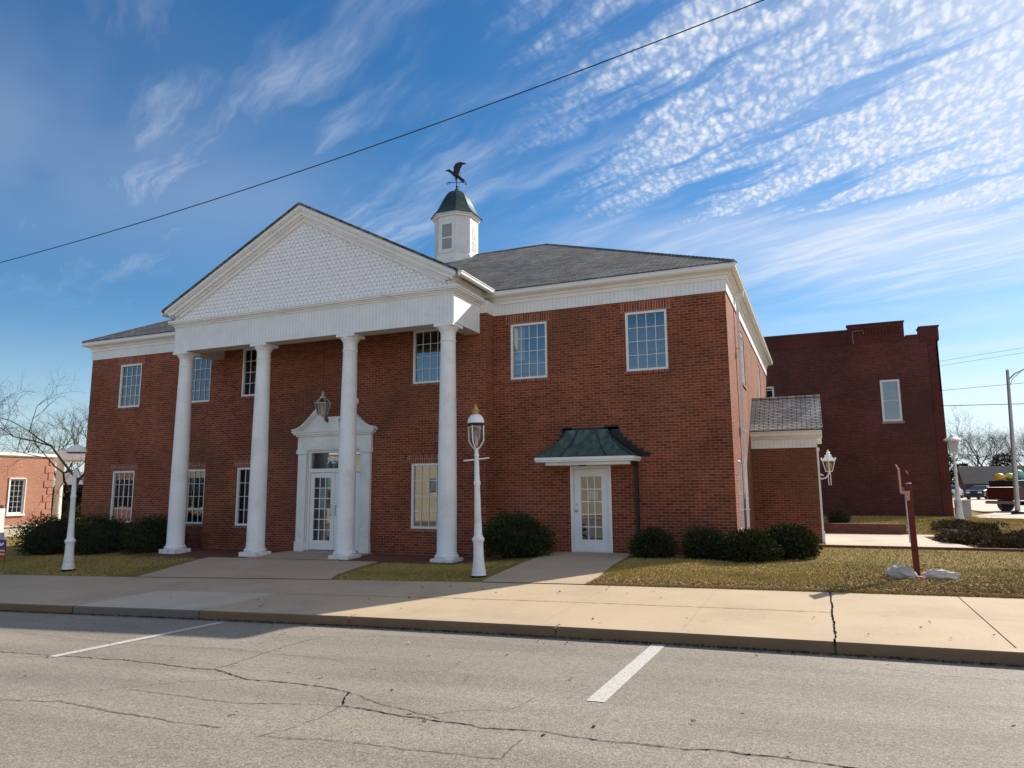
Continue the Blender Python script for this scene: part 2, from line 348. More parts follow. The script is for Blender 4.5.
def asphalt():
    m, t, b, o = newmat('worn_chip_seal'); p = geo(t)
    big = noise(t, .28, 5, .6, vec=p); col = ramp(t, big, [(.3,(.235,.204,.170)),(.7,(.30,.262,.218))])
    mp = nn(t,'ShaderNodeMapping'); mp.inputs['Scale'].default_value=(.25,2.2,1); t.links.new(p, mp.inputs[0])
    tr = noise(t, 1.1, 6, .6, vec=mp.outputs[0]); col = mixc(t, 1.0, col, ramp(t, tr, [(.35,(.86,.86,.87)),(.65,(1.08,1.07,1.05))]), 'MULTIPLY')
    vo = nn(t,'ShaderNodeTexVoronoi'); vo.inputs['Scale'].default_value=95; t.links.new(p, vo.inputs['Vector'])
    st = nn(t,'ShaderNodeSeparateColor'); t.links.new(vo.outputs['Color'], st.inputs[0])
    col = mixc(t, 1.0, col, ramp(t, st.outputs[0], [(0,(.62,.60,.57)),(.45,(.97,.96,.94)),(.85,(1.16,1.15,1.13)),(1,(1.5,1.47,1.42))]), 'MULTIPLY')
    fn = noise(t, 24, 4, .7, vec=p); col = mixc(t, 1.0, col, ramp(t, fn, [(.35,(.86,.85,.84)),(.65,(1.1,1.1,1.1))]), 'MULTIPLY')
    oil = noise(t, .9, 6, .7, vec=p, dist=.8); col = mixc(t, 1.0, col, ramp(t, oil, [(.63,(1,1,1)),(.78,(.80,.78,.76))]), 'MULTIPLY')
    t.links.new(col, b.inputs['Base Color']); b.inputs['Roughness'].default_value=.82; b.inputs['Specular IOR Level'].default_value=.35
    ad = nn(t,'ShaderNodeMath', operation='ADD'); t.links.new(vo.outputs['Distance'], ad.inputs[0]); t.links.new(fn, ad.inputs[1])
    bump(t, b, ad.outputs[0], .28, .005); return m
M_ROAD = asphalt()
M_CRACK = plain('crack_filler', (.022,.020,.018), .95, var=.3, scale=20, spec=0)
M_CRACKSOFT = plain('worn_hairline_crack', (.15,.122,.092), .95, var=.35, scale=9, spec=0)
M_SEAM = plain('tooled_joint', (.13,.10,.075), .9, var=.3, scale=12)
def paint():
    m, t, b, o = newmat('road_paint'); p = geo(t)
    n = noise(t, 34, 6, .8, vec=p); col = ramp(t, n, [(.38,(.30,.26,.21)),(.50,(.56,.53,.48))]); t.links.new(col, b.inputs['Base Color']); b.inputs['Roughness'].default_value=.7; return m
M_PAINT = paint()
def lawn(name, cols, cloc=(0,0,0)):
    m, t, b, o = newmat(name); p = geo(t)
    n = noise(t, .55, 6, .65, vec=p); f = noise(t, 26, 5, .75, vec=p)
    a = ramp(t, n, [(.3,cols[0]),(.5,cols[1]),(.7,cols[2])]); k = noise(t, 5.5, 4, .7, vec=p); a = mixc(t, ramp(t, k, [(.42,(0,0,0)),(.62,(.75,.75,.75))]), a, cols[0]); col = mixc(t, 1.0, a, ramp(t, f, [(.3,(.5,.5,.45)),(.7,(1.5,1.45,1.35))]), 'MULTIPLY')
    g = noise(t, 85, 3, .8, vec=p); col = mixc(t, 1.0, col, ramp(t, g, [(.32,(.42,.44,.40)),(.5,(1,1,1)),(.66,(1.75,1.6,1.5))]), 'MULTIPLY')
    t.links.new(col, b.inputs['Base Color']); b.inputs['Roughness'].default_value=.95; b.inputs['Specular IOR Level'].default_value=.1
    bump(t, b, f, 1.0, .05); return m
M_LAWN = lawn('winter_turf', [(.27,.19,.075),(.27,.21,.075),(.16,.15,.045)])
M_BLADE = lawn('grass_blades', [(.60,.43,.17),(.52,.42,.14),(.28,.28,.07)])
M_MULCH = lawn('leaf_mulch', [(.06,.04,.025),(.10,.065,.04),(.05,.035,.025)])
M_DRYLEAF = lawn('dry_leaves', [(.24,.13,.08),(.55,.40,.27),(.15,.08,.05)])
def leafmat(name, lo, hi, rough=.6):
    m, t, b, o = newmat(name); p = geo(t)
    n = noise(t, 14, 3, .6, vec=p); n2 = noise(t, 1.8, 4, .6, vec=p)
    col = mixc(t, 1.0, ramp(t, n, [(.3,lo),(.7,hi)]), ramp(t, n2, [(.3,(.75,.8,.75)),(.7,(1.25,1.2,1.1))]), 'MULTIPLY')
    t.links.new(col, b.inputs['Base Color']); b.inputs['Roughness'].default_value=.8; b.inputs['Specular IOR Level'].default_value=.06; return m
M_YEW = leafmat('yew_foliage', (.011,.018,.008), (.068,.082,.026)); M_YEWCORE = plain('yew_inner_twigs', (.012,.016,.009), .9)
M_JUNIPER = leafmat('juniper_foliage', (.035,.026,.014), (.15,.105,.055)); M_BARK = plain('bark', (.045,.035,.028), .95, var=.3, scale=3, spec=0)
M_BARKFAR = plain('grey_bark', (.10,.085,.075), .95, var=.25, scale=1, spec=0); M_CEDAR = leafmat('cedar_foliage', (.02,.026,.014), (.05,.055,.028))

# ---------------------------------------------------------------- terrain heights
def tab(t, x):
    if x <= t[0][0]: return t[0][1]
    for (a,b),(c,d) in zip(t, t[1:]):
        if x <= c: return b+(d-b)*(x-a)/(c-a)
    return t[-1][1]
ZW = [(-400,-1.6),(-60,-1.5),(-42,-1.05),(-30,-.8),(-17.5,-.5),(-12.9,-.38),(-9,-.26),(-6.9,-.195),(-4,-.115),(-1.9,-.07),(.5,-.03),(4.2,.02),(9,.07),(60,.1),(400,.1)]
WBT = [(-400,-1.6),(-60,-1.4),(-42,-.95),(-30,-.6),(-23,-.35),(-16,-.18),(-13,-.17),(-6,-.15),(-5,-.05),(-4,0),(400,0)]
def zw(x): return tab(ZW, x)
def G(x, y):
    if y <= -8.8: return zw(x)-.193+.1*min(1,max(0,(-8.8-y)/6))
    if y <= -5.3: return zw(x)-.018*(-5.3-y)
    wb = tab(WBT, x)
    z = zw(x)+(wb-zw(x))*(y+5.3)/3.8 if y < -1.5 else wb
    if y > 9.3:
        t = min(1,(y-9.3)/.25) if x < 4.6 else min(1,(y-9.3)/4)
        z += .3*t*max(0,min(1,x+1))
    if y > 20 and x > 0: z -= .1*min(1,(y-20)/10)
    return z
def grid_sheet(name, xs, ys, zf, mat, skip=None):
    mb = MB(); nx = len(xs)
    vs = [(x,y,zf(x,y)) for y in ys for x in xs]; fs = []
    for j in range(len(ys)-1):
        for i in range(nx-1):
            if skip and skip((xs[i]+xs[i+1])/2, (ys[j]+ys[j+1])/2): continue
            fs.append((j*nx+i, j*nx+i+1, (j+1)*nx+i+1, (j+1)*nx+i))
    mb.add(vs, fs); return tag(mb.build(name, mat, recalc=False, shift=(0,0,0)), kind='structure')
def frange(a, b, s):
    n = max(1, int(round((b-a)/s))); return [a+(b-a)*i/n for i in range(n+1)]
XS = sorted(set([-3000,-1200,-600,-400,-250,-150,-100,-80,-60,-50]+[round(v,3) for v in frange(-42,24,1.0)]+[4.6,1.5,28,34,42,60,90,140,250,400,800,1500,3000]))
YS = sorted(set([-3000,-1000,-500,-250,-120,-80,-60,-50,-44,-39.01,-39,-30]+[-27.0,-26.8,-26.79,-20,-14.8,-11,-8.83,-8.81,-8.79,-5.31,-5.29]+frange(-5,9,.7)+[9.29,9.31,9.45,9.56,10.3,11.3,12.5,13.4]+frange(14,24,2)+[27,30,40,60,90,140,200,400,900,1800,3500]))
def zground(x, y):
    z = G(x,y)
    if y <= -5.3: z -= .05
    return z
ground = grid_sheet('ground', XS, YS, zground, M_LAWN)
# street
RX = [-400,-250,-120,-60,-42]+frange(-30,9,1.5)+[20,40,60,150,400]
grid_sheet('road', RX, [-26.8,-20,-14.8,-13,-11,-10,-8.79], lambda x,y: G(x,min(y,-8.8)), M_ROAD)
# far side of the street: kerb and walk
grid_sheet('far_sidewalk', RX, [-30,-26.95], lambda x,y: G(x,-20)+.13, M_WALK2)
mb = MB()
for a, b in zip(RX, RX[1:]):
    for (y0,y1) in ((-26.95,-26.8),):
        za, zb = G(a,-20), G(b,-20)
        mb.add([(a,y0,za-.2),(b,y0,zb-.2),(b,y1,zb-.2),(a,y1,za-.2),(a,y0,za+.135),(b,y0,zb+.135),(b,y1,zb+.135),(a,y1,za+.135)],
               [(4,5,6,7),(0,1,5,4),(2,3,7,6)])
tag(mb.build('far_curb', M_CURB, recalc=False, shift=(0,0,0)), kind='structure')
# near kerb: long stone with a small bevel, laid in lengths with dark gaps
cuts = [-400,-200,-100,-60,-40,-28,-22,-16.5,-13.2,-9.97,-7.13,-4.35,-1.3,1.84,4.9,8,12,20,40,80,200,400]
mb = MB(); mg = MB()
for a, b in zip(cuts, cuts[1:]):
    g = .012
    sub = frange(a+g, b-g, 1.5) if b-a < 12 else [a+g, b-g]
    tgt = mg if -10 < a < -7.2 else mb
    for p, q in zip(sub, sub[1:]):
        dp = .006*sin(p*7.1); dq = .006*sin(q*7.1)
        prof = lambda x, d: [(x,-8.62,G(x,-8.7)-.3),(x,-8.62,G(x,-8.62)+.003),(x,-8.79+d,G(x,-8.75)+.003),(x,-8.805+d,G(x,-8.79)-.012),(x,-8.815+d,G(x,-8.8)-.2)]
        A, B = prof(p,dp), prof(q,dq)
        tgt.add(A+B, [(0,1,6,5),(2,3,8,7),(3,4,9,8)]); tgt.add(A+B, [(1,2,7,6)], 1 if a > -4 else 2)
    for x, d, t2 in ((a+g,0,tgt),(b-g,0,tgt)):
        t2.add([(x,-8.62,G(x,-8.7)-.3),(x,-8.62,G(x,-8.62)+.003),(x,-8.79,G(x,-8.75)+.003),(x,-8.805,G(x,-8.79)-.012),(x,-8.815,G(x,-8.8)-.2)], [(0,1,2,3,4)])
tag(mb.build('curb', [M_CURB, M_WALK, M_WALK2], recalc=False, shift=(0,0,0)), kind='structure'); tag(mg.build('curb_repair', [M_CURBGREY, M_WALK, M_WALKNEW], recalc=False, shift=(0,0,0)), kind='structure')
# sidewalk slabs, each a face of its own material
def strip(mb, x0, x1, y0, y1, lift=.0, m=0, n=1):
    xs = frange(x0, x1, 1.0)
    for a, b in zip(xs, xs[1:]): mb.poly([(a,y0,G(a,y0)+lift),(b,y0,G(b,y0)+lift),(b,y1,G(b,y1)+lift),(a,y1,G(a,y1)+lift)], m)
mb = MB(); xj = [-400,-120,-60,-30,-20,-16.4,-13.2,-9.97,-7.13,-5.4,-3.6,-1.55,.2,1.85,3.5,5.15,6.8,8.5,12,20,60,400]
for a, b in zip(xj, xj[1:]):
    for y0, y1 in ((-8.62,-7.054),(-7.05,-5.3)):
        m = 0 if a > -4 else (1 if a < -5.5 else 0)
        if -10 < a < -7.2 and y1 < -6: m = 2
        if b-a > 12: mb.poly([(a,y0,G(a,y0)),(b,y0,G(b,y0)),(b,y1,G(b,y1)),(a,y1,G(a,y1))], m)
        else: strip(mb, a+(.007 if abs(a-3.5)<.01 else .0012), b-(.007 if abs(b-3.5)<.01 else .0012), y0, y1, 0, m)
tag(mb.build('sidewalk', [M_WALK, M_WALK2, M_WALKNEW], recalc=False, shift=(0,0,0)), kind='structure')
tag(MB().add([(-60,-8.7,zw(-60)-.12),(60,-8.7,zw(60)-.12)], []).build('sidewalk_bed', M_SEAM, recalc=False, shift=(0,0,0)), kind='structure') if False else None
mb = MB()
for a, b in zip(frange(-30,12,1.5), frange(-30,12,1.5)[1:]):
    mb.poly([(a,-8.62,G(a,-8.62)-.012),(b,-8.62,G(b,-8.62)-.012),(b,-5.3,G(b,-5.31)-.012),(a,-5.3,G(a,-5.31)-.012)])
tag(mb.build('sidewalk_joint_bed', M_SEAM, recalc=False, shift=(0,0,0)), kind='structure')
# wide split in the walk near the right, and the open joint beside the lawn
def ribbon(name, pts, w, mat, lift=.004, jag=.012, seg=.05, seed=1):
    rng = random.Random(seed); mb = MB(); L = []
    for (a, b) in zip(pts, pts[1:]):
        d = math.hypot(b[0]-a[0], b[1]-a[1]); n = max(1,int(d/seg))
        for i in range(n): L.append((a[0]+(b[0]-a[0])*i/n, a[1]+(b[1]-a[1])*i/n))
    L.append(pts[-1]); off = 0; P = []
    for i, (x, y) in enumerate(L):
        a = L[max(0,i-1)]; b = L[min(len(L)-1,i+1)]; tx, ty = b[0]-a[0], b[1]-a[1]; l = math.hypot(tx,ty) or 1; nx_, ny_ = -ty/l, tx/l
        off = off*.75+rng.uniform(-jag,jag); ww = w*rng.uniform(.35,1.3)
        for s_ in (-1,1):
            X = x+nx_*(off+s_*ww/2); Y = y+ny_*(off+s_*ww/2); P.append((X,Y,G(X,Y)+lift))
    mb.add(P, [(2*i,2*i+1,2*i+3,2*i+2) for i in range(len(L)-1)])
    return tag(mb.build(name, mat, recalc=False, shift=(0,0,0)), kind='structure')
ribbon('sidewalk_crack', [(1.84,-5.32),(1.85,-6.2),(1.84,-7.4),(1.86,-8.6)], .024, M_CRACK, .006, .006)
ribbon('sidewalk_joint', [(1.86,-7.03),(-.4,-7.05),(-3,-7.06),(-6.9,-7.12)], .018, M_SEAM, .005, .004)
cr = [[(-12,-11.6),(-9.2,-11.55),(-7.5,-11.51),(-6.48,-11.48),(-5.36,-11.45),(-4.39,-11.53),(-4.04,-11.53),(-3.37,-11.76),(-2.95,-11.75),(-2.42,-11.78),(-2.15,-11.87),(-1.94,-12.24),(-1.53,-12.31),(-1.06,-12.34),(-.61,-12.39),(-.17,-12.31),(.29,-12.35),(.7,-12.35),(1.09,-12.3),(1.51,-12.3),(1.91,-12.33),(2.6,-12.38),(3.6,-12.3)],
 [(-4.2,-12.4),(-3.51,-12.46),(-2.87,-12.47),(-2.32,-12.31),(-1.94,-12.24)],
 [(-7,-12.95),(-5.01,-13.05),(-4.4,-12.93),(-3.57,-13.01),(-2.96,-13.06),(-2.44,-13.02)],
 [(-4.13,-11.55),(-4.07,-11.3),(-4.23,-10.17),(-4.15,-9.59)],
 [(-2.03,-13.1),(-1.33,-12.99),(-.77,-12.99),(-.22,-12.92),(-.23,-12.53)],
 [(-2.15,-11.85),(-1.6,-12.1),(-1.0,-12.28)],
 [(-9.3,-9.3),(-8.4,-9.25),(-7.8,-9.35)]]
for i, c in enumerate(cr): ribbon('road_crack', c, (.015,.011,.012,.010,.009,.010,.010,.010)[i], M_CRACK if i == 0 else M_CRACKSOFT, .004, .012, .04, seed=i+3)
soft = [[(-9.5,-12.4),(-7.8,-12.1),(-6.48,-11.5)],[(-5.0,-13.1),(-4.4,-12.5),(-3.9,-12.0),(-3.37,-11.76)],[(-1.94,-12.24),(-1.9,-12.8),(-2.03,-13.1)],
 [(-4.15,-9.59),(-3.2,-9.3),(-2.2,-9.2)],[(-9,-10.4),(-6.6,-10.7),(-4.9,-10.6),(-3,-10.75)],[(-1.2,-12.3),(-.9,-12.0),(-.6,-11.9),(-.5,-11.5)],[(2.2,-9.3),(2.9,-9.5),(4.2,-9.45)]]
for i, c in enumerate(soft): ribbon('road_crack', c, .007, M_CRACKSOFT, .004, .014, .04, seed=i+33)
def markmb(name, x0, x1, y0, y1):
    mb = MB(); ys = frange(y0,y1,.5)
    for a, b in zip(ys, ys[1:]): mb.poly([(x0,a,G(x0,a)+.0045),(x1,a,G(x1,a)+.0045),(x1,b,G(x1,b)+.0045),(x0,b,G(x0,b)+.0045)])
    return tag(mb.build(name, M_PAINT, recalc=False, shift=(0,0,0)), kind='structure')
markmb('parking_line', -.10,.06,-11.43,-8.86); markmb('parking_line', -6.58,-6.44,-11.55,-8.95); markmb('parking_line', 6.4,6.55,-11.5,-8.9); markmb('parking_line', -13.1,-12.95,-11.5,-8.9)
# walks to the doors
def slab(name, pts, mat, lift=.02, th=.12):
    # polygon draped by triangle fan on a fine grid of quads: rows between left and right edge
    mb = MB(); 
    for (l0,r0),(l1,r1) in zip(pts, pts[1:]):
        n = 5
        for i in range(n):
            q = lambda l, r, k: (l[0]+(r[0]-l[0])*k/n, l[1]+(r[1]-l[1])*k/n)
            a, b, c, d = q(l0,r0,i), q(l0,r0,i+1), q(l1,r1,i+1), q(l1,r1,i)
            mb.poly([(x,y,G(x,y+1e-4)+lift) for x,y in (a,b,c,d)])
        for e0, e1 in ((l0,l1),(r0,r1)):
            mb.poly([(e0[0],e0[1],G(e0[0],e0[1]+1e-4)+lift),(e1[0],e1[1],G(e1[0],e1[1]+1e-4)+lift),(e1[0],e1[1],G(*e1)-th),(e0[0],e0[1],G(e0[0],e0[1]+1e-4)-th)])
    return tag(mb.build(name, mat, recalc=False, shift=(0,0,0)), kind='structure')
slab('entrance_walk', [((-12.75,-5.3),(-7.35,-5.3)),((-12.95,-4.6),(-7.7,-4.6)),((-13.3,-3.6),(-8.0,-3.6)),((-13.6,-2.6),(-8.2,-2.6)),((-13.6,-2.3),(-8.2,-2.3))], M_WALK2, .012)
slab('entrance_walk_inner', [((-12.35,-2.3),(-9.5,-2.3)),((-12.35,-1.4),(-9.5,-1.4)),((-12.35,-.60),(-9.5,-.60))], M_WALK2, .022)
slab('side_door_walk', [((-4.0,-5.3),(-1.95,-5.3)),((-4.15,-4),(-2.1,-4)),((-4.3,-2.5),(-2.28,-2.5)),((-4.38,-1.2),(-2.35,-1.2)),((-4.38,-.03),(-2.35,-.03))], M_WALK2, .012)
slab('portico_paving', [((-16.3,-2.65),(-6.05,-2.3)),((-16.3,-1.5),(-6.05,-1.5)),((-16.3,-.02),(-6.05,-.02))], M_PAVER, .008)
slab('side_entrance_walk', [((1.85,3.65),(5.3,3.65)),((1.85,5.0),(5.15,5.0)),((1.85,6.2),(4.7,6.2)),((1.85,8.3),(4.65,8.3)),((1.85,8.6),(6.4,8.6)),((1.85,9.28),(6.6,9.28))], M_WALKNEW, .035)
slab('parking_lot', [((7.6,16.5),(14,12)),((7.6,18),(60,18)),((9.5,24),(80,24)),((9.5,40),(90,40)),((9.5,60),(90,60)),((9.5,86),(90,86))], concrete('pale_lot_concrete', (.55,.47,.38), 12), .03)

# ---------------------------------------------------------------- wall with openings
def wall(mb, axis, c, th, a0, a1, z0, z1, holes=(), m=0):
    """plane across: axis 'x' runs along x with outer face y=c, inner face y=c+th; axis 'y' runs along y, outer face x=c, inner x=c+th"""
    A = sorted(set([a0,a1]+[h[0] for h in holes]+[h[1] for h in holes])); Z = sorted(set([z0,z1]+[h[2] for h in holes]+[h[3] for h in holes]))
    A = [a for a in A if a0-1e-9 <= a <= a1+1e-9]; Z = [z for z in Z if z0-1e-9 <= z <= z1+1e-9]
    def P(a, z, t): return (a, c+t, z) if axis == 'x' else (c+t, a, z)
    full = lambda i, j: 0 <= i < len(A)-1 and 0 <= j < len(Z)-1 and not any(h[0]-1e-6 <= (A[i]+A[i+1])/2 <= h[1]+1e-6 and h[2]-1e-6 <= (Z[j]+Z[j+1])/2 <= h[3]+1e-6 for h in holes)
    idx = {}; vs = []
    def V(i, j, k):
        if (i,j,k) not in idx: idx[(i,j,k)] = len(vs); vs.append(P(A[i],Z[j],th*k))
        return idx[(i,j,k)]
    fs = []
    for i in range(len(A)-1):
        for j in range(len(Z)-1):
            if not full(i,j): continue
            fs.append((V(i,j,0),V(i+1,j,0),V(i+1,j+1,0),V(i,j+1,0))); fs.append((V(i,j,1),V(i,j+1,1),V(i+1,j+1,1),V(i+1,j,1)))
            if not full(i-1,j): fs.append((V(i,j,0),V(i,j+1,0),V(i,j+1,1),V(i,j,1)))
            if not full(i+1,j): fs.append((V(i+1,j,0),V(i+1,j,1),V(i+1,j+1,1),V(i+1,j+1,0)))
            if not full(i,j-1): fs.append((V(i,j,0),V(i,j,1),V(i+1,j,1),V(i+1,j,0)))
            if not full(i,j+1): fs.append((V(i,j+1,0),V(i+1,j+1,0),V(i+1,j+1,1),V(i,j+1,1)))
    mb.add(vs, fs, m)

# ================================================================ the brick building with the portico
BB = empty('brick_building', (-11,7,-.2), 'two-storey red brick building with white columned portico, hip roof and cupola', 'building')
HF = 6.257; XL = -22.02; XR = 0.0; XML, XMR, YM = -15.85, -6.15, -.47; DEP = 14.1
WW = 1.055; UZ0, UZ1 = 4.46, 5.985; LZ0, LZ1 = .533, 2.277
wing_u = [-20.05,-16.85,-5.12,-1.956]; wing_l = [-20.05,-16.85]; mid = [-14.04,-7.88]
def hole(c, z0, z1): return (c-WW/2, c+WW/2, z0, z1)
mb = MB()
wall(mb,'x',0,.3, XL,XML,-.8,HF,[hole(c,UZ0,UZ1) for c in wing_u[:2]]+[hole(c,LZ0,LZ1) for c in wing_l])
wall(mb,'x',0,.3, XMR,XR,-.8,HF,[hole(c,UZ0,UZ1) for c in wing_u[2:]]+[(-4.01,-2.95,-.8+.8,2.13)])
wall(mb,'x',YM,.468, XML,XMR,-.8,HF,[hole(c,UZ0,UZ1) for c in mid]+[hole(c,LZ0,LZ1) for c in mid]+[(-11.86,-10.02,-.12,2.70)])
sideU = [3.75, 10.1]; sideL = [1.45]
wall(mb,'y',0,-.3, .3,DEP,-.8,HF,[(c-WW/2,c+WW/2,UZ0,UZ1) for c in sideU]+[(c-WW/2,c+WW/2,LZ0,LZ1) for c in sideL])
wall(mb,'y',XL,.3, .3,DEP,-1.2,HF)
wall(mb,'x',DEP,.3, XL,XR,-1.2,HF)
mb.build('wall', M_BRICK, BB)
mb = MB()
for (a,b) in ((XL,XML),(XMR,0)):     # soldier courses over the upper windows
    pass
inter = MB(); inter.box(XL+.31,XR-.31,.31,DEP-.02,2.95,3.2); inter.box(XL+.31,XR-.31,3.6,3.7,-.1,6.2); inter.box(XL+.31,XR-.31,.31,3.6,6.15,6.2); inter.box(XL+.31,XR-.31,.31,3.6,-.15,-.05)
for x in (-18.5,-15.4,-12.4,-9.4,-6.3): inter.box(x-.06,x+.06,.0+.47,3.6,-.1,6.15)
inter.build('interior_wall', M_INTERIOR, BB)

def window(parent, x, y, z, w, h, axis='x', sgn=1, cols=4, rows=4, blind=None, lintel=True, sill=True, fw=.062, name='window'):
    """x,y,z: lower corner of the opening on the outer face. axis x: opening along +x, inward +y*sgn; axis y: along +y, inward -x"""
    def B(mb, a0, a1, d0, d1, z0, z1, m=0):
        if axis == 'x': mb.box(x+a0, x+a1, y+sgn*d0, y+sgn*d1, z+z0, z+z1, m)
        else: mb.box(x-sgn*d0, x-sgn*d1, y+a0, y+a1, z+z0, z+z1, m)
    f = MB(); B(f,.002,fw,.02,.13,.002,h-.002); B(f,w-fw,w-.002,.02,.13,.002,h-.002); B(f,fw,w-fw,.02,.13,h-fw,h-.002); B(f,fw,w-fw,.02,.13,.002,fw)
    fo = f.build(name, M_VINYL, parent)
    g = MB(); B(g,fw-.01,w-fw+.01,.075,.081,fw-.01,h-fw+.01); g.build('pane', M_GLASS, fo)
    mu = MB(); iw = w-2*fw; ih = h-2*fw
    for i in range(1,cols): B(mu, fw+iw*i/cols-.0065, fw+iw*i/cols+.0065, .055,.0735, fw, h-fw)
    for j in range(1,rows): B(mu, fw, w-fw, .057,.0735, fw+ih*j/rows-.0065, fw+ih*j/rows+.0065)
    mu.build('muntin', M_VINYL, fo)
    if blind is not None:
        b = MB(); bd = blind[2] if len(blind) > 2 else None
        B(b,*((fw,w-fw,bd,bd+.008,fw,h-fw) if bd else (.01,w-.01,.19,.20,.01+blind[1]*h,h-.01))); b.build('blind', blind[0], fo)
    if lintel:
        l = MB(); B(l,-.12,w+.12,-.004,.02,h+.001,h+.235); l.build('lintel', M_BRICK_SOLDIER, fo)
    if sill:
        l = MB(); B(l,-.06,w+.06,-.03,.10,-.075,-.001); l.build('sill', M_BRICK_SOLDIER, fo)
    return fo
bl = (M_BLIND, 0.0)
for i, c in enumerate(wing_u):
    o = window(BB, c-WW/2, 0, UZ0, WW, UZ1-UZ0, blind=bl if i != 2 else (M_BLIND,0.0))
    if i == 2: MB().box(c-WW/2+.03,c-WW/2+.36,.165,.18,UZ0+.55,UZ1-.02).build('curtain', M_CURTAIN, o)
for c in wing_l: window(BB, c-WW/2, 0, LZ0, WW, LZ1-LZ0, lintel=True)
for c in mid:
    window(BB, c-WW/2, YM, UZ0, WW, UZ1-UZ0, blind=(M_BLIND,.62), lintel=False); o = window(BB, c-WW/2, YM, LZ0, WW, LZ1-LZ0)
    if c < -10:
        cu2 = MB(); xs_ = frange(c-WW/2+.20, c+WW/2-.03, .045)
        for k, (xa, xb) in enumerate(zip(xs_, xs_[1:])): cu2.box(xa, xb, YM+(.150 if k%2 else .165), YM+.18, LZ0+.28, LZ1-.02)
        cu2.build('curtain', M_CURTAIN, o)
for c in sideU: window(BB, 0, c-WW/2, UZ0, WW, UZ1-UZ0, axis='y', blind=bl, lintel=False)
for c in sideL: window(BB, 0, c-WW/2, LZ0, WW, LZ1-LZ0, axis='y', blind=bl, lintel=False)
for i in ():
    pass
# frieze boards and eaves of the main block
mb = MB(); FT = 6.60
mb.box(XMR+.03,.03,-.03,-.001,HF,FT); mb.box(.001,.03,-.001,DEP+.3,HF,FT)
mb.box(XMR,XMR+.03,YM-.03,-.03,HF,FT); mb.box(-6.32,XMR,YM-.03,YM-.001,HF,FT)
mb.build('frieze', M_BEAD, BB)
mb = MB(); mb.box(XL-.03,XML-.03,-.03,-.001,HF,FT); mb.box(XML-.03,XML,YM-.03,-.03,HF,FT); mb.box(XML,-15.78,YM-.03,YM-.001,HF,FT); mb.build('frieze', M_BEAD, BB)
def ring(mb, x0, x1, y0, y1, prof):
    n = len(prof); vs = []
    for cx_, cy_, sx, sy in ((x0,y0,-1,-1),(x1,y0,1,-1),(x1,y1,1,1),(x0,y1,-1,1)):
        for d, z in prof: vs.append((cx_+sx*d, cy_+sy*d, z))
    fs = [(c*n+i, ((c+1)%4)*n+i, ((c+1)%4)*n+(i+1)%n, c*n+(i+1)%n) for c in range(4) for i in range(n)]
    mb.add(vs, fs)
mb = MB()
ring(mb, XL,XR,0,DEP+.3, [(.0,6.552),(.055,6.552),(.055,6.64),(.10,6.66),(.10,6.70),(.14,6.715),(.17,6.73),(.185,6.86),(.16,6.862),(.0,6.862)])
mb.build('cornice', M_WHITE, BB)
mb = MB(); ring(mb, XL,XR,0,DEP+.3, [(.187,6.74),(.255,6.74),(.285,6.78),(.285,6.835),(.30,6.845),(.30,6.862),(.187,6.862)]); mb.build('gutter', M_VINYL, BB)
# main hip roof
E0 = .26; ZE = 6.868; SL = .522
x0, x1, y0, y1 = XL-E0, XR+E0, -E0, DEP+.3+E0; half = (y1-y0)/2; ZR = ZE+half*SL; ra = (x0+half,(y0+y1)/2,ZR); rb = (x1-half,(y0+y1)/2,ZR)
mb = MB(); th = .045
a,b,c,d = (x0,y0,ZE+th),(x1,y0,ZE+th),(x1,y1,ZE+th),(x0,y1,ZE+th); RA = (ra[0],ra[1],ra[2]+th); RB = (rb[0],rb[1],rb[2]+th)
mb.add([a,b,c,d,RA,RB,(x0,y0,ZE),(x1,y0,ZE),(x1,y1,ZE),(x0,y1,ZE)], [(0,1,5,4),(1,2,5),(2,3,4,5),(3,0,4),(6,7,1,0),(7,8,2,1),(8,9,3,2),(9,6,0,3),(9,8,7,6)])
ROOF = mb.build('roof', M_SHINGLE, BB)
mb = MB()
def cap(p, q, w=.13, h=.035):
    p = Vector(p); q = Vector(q); n = int((q-p).length/.18); d = (q-p)/n; side = Vector((-d.y,d.x,0)).normalized()*w
    for i in range(n):
        s0 = p+d*i; s1 = p+d*(i+1.12); up = Vector((0,0,h)); dn = Vector((0,0,-.045))
        mb.add([s0+side+dn,s0+up,s0-side+dn,s1+side+dn-Vector((0,0,.012)),s1+up-Vector((0,0,.012)),s1-side+dn-Vector((0,0,.012))],[(0,1,4,3),(1,2,5,4),(0,2,1)])
cap(b,RB); cap(a,RA); cap(c,RB); cap(d,RA); cap(RA,RB)
mb.build('ridge_cap', M_SHINGLE, ROOF)

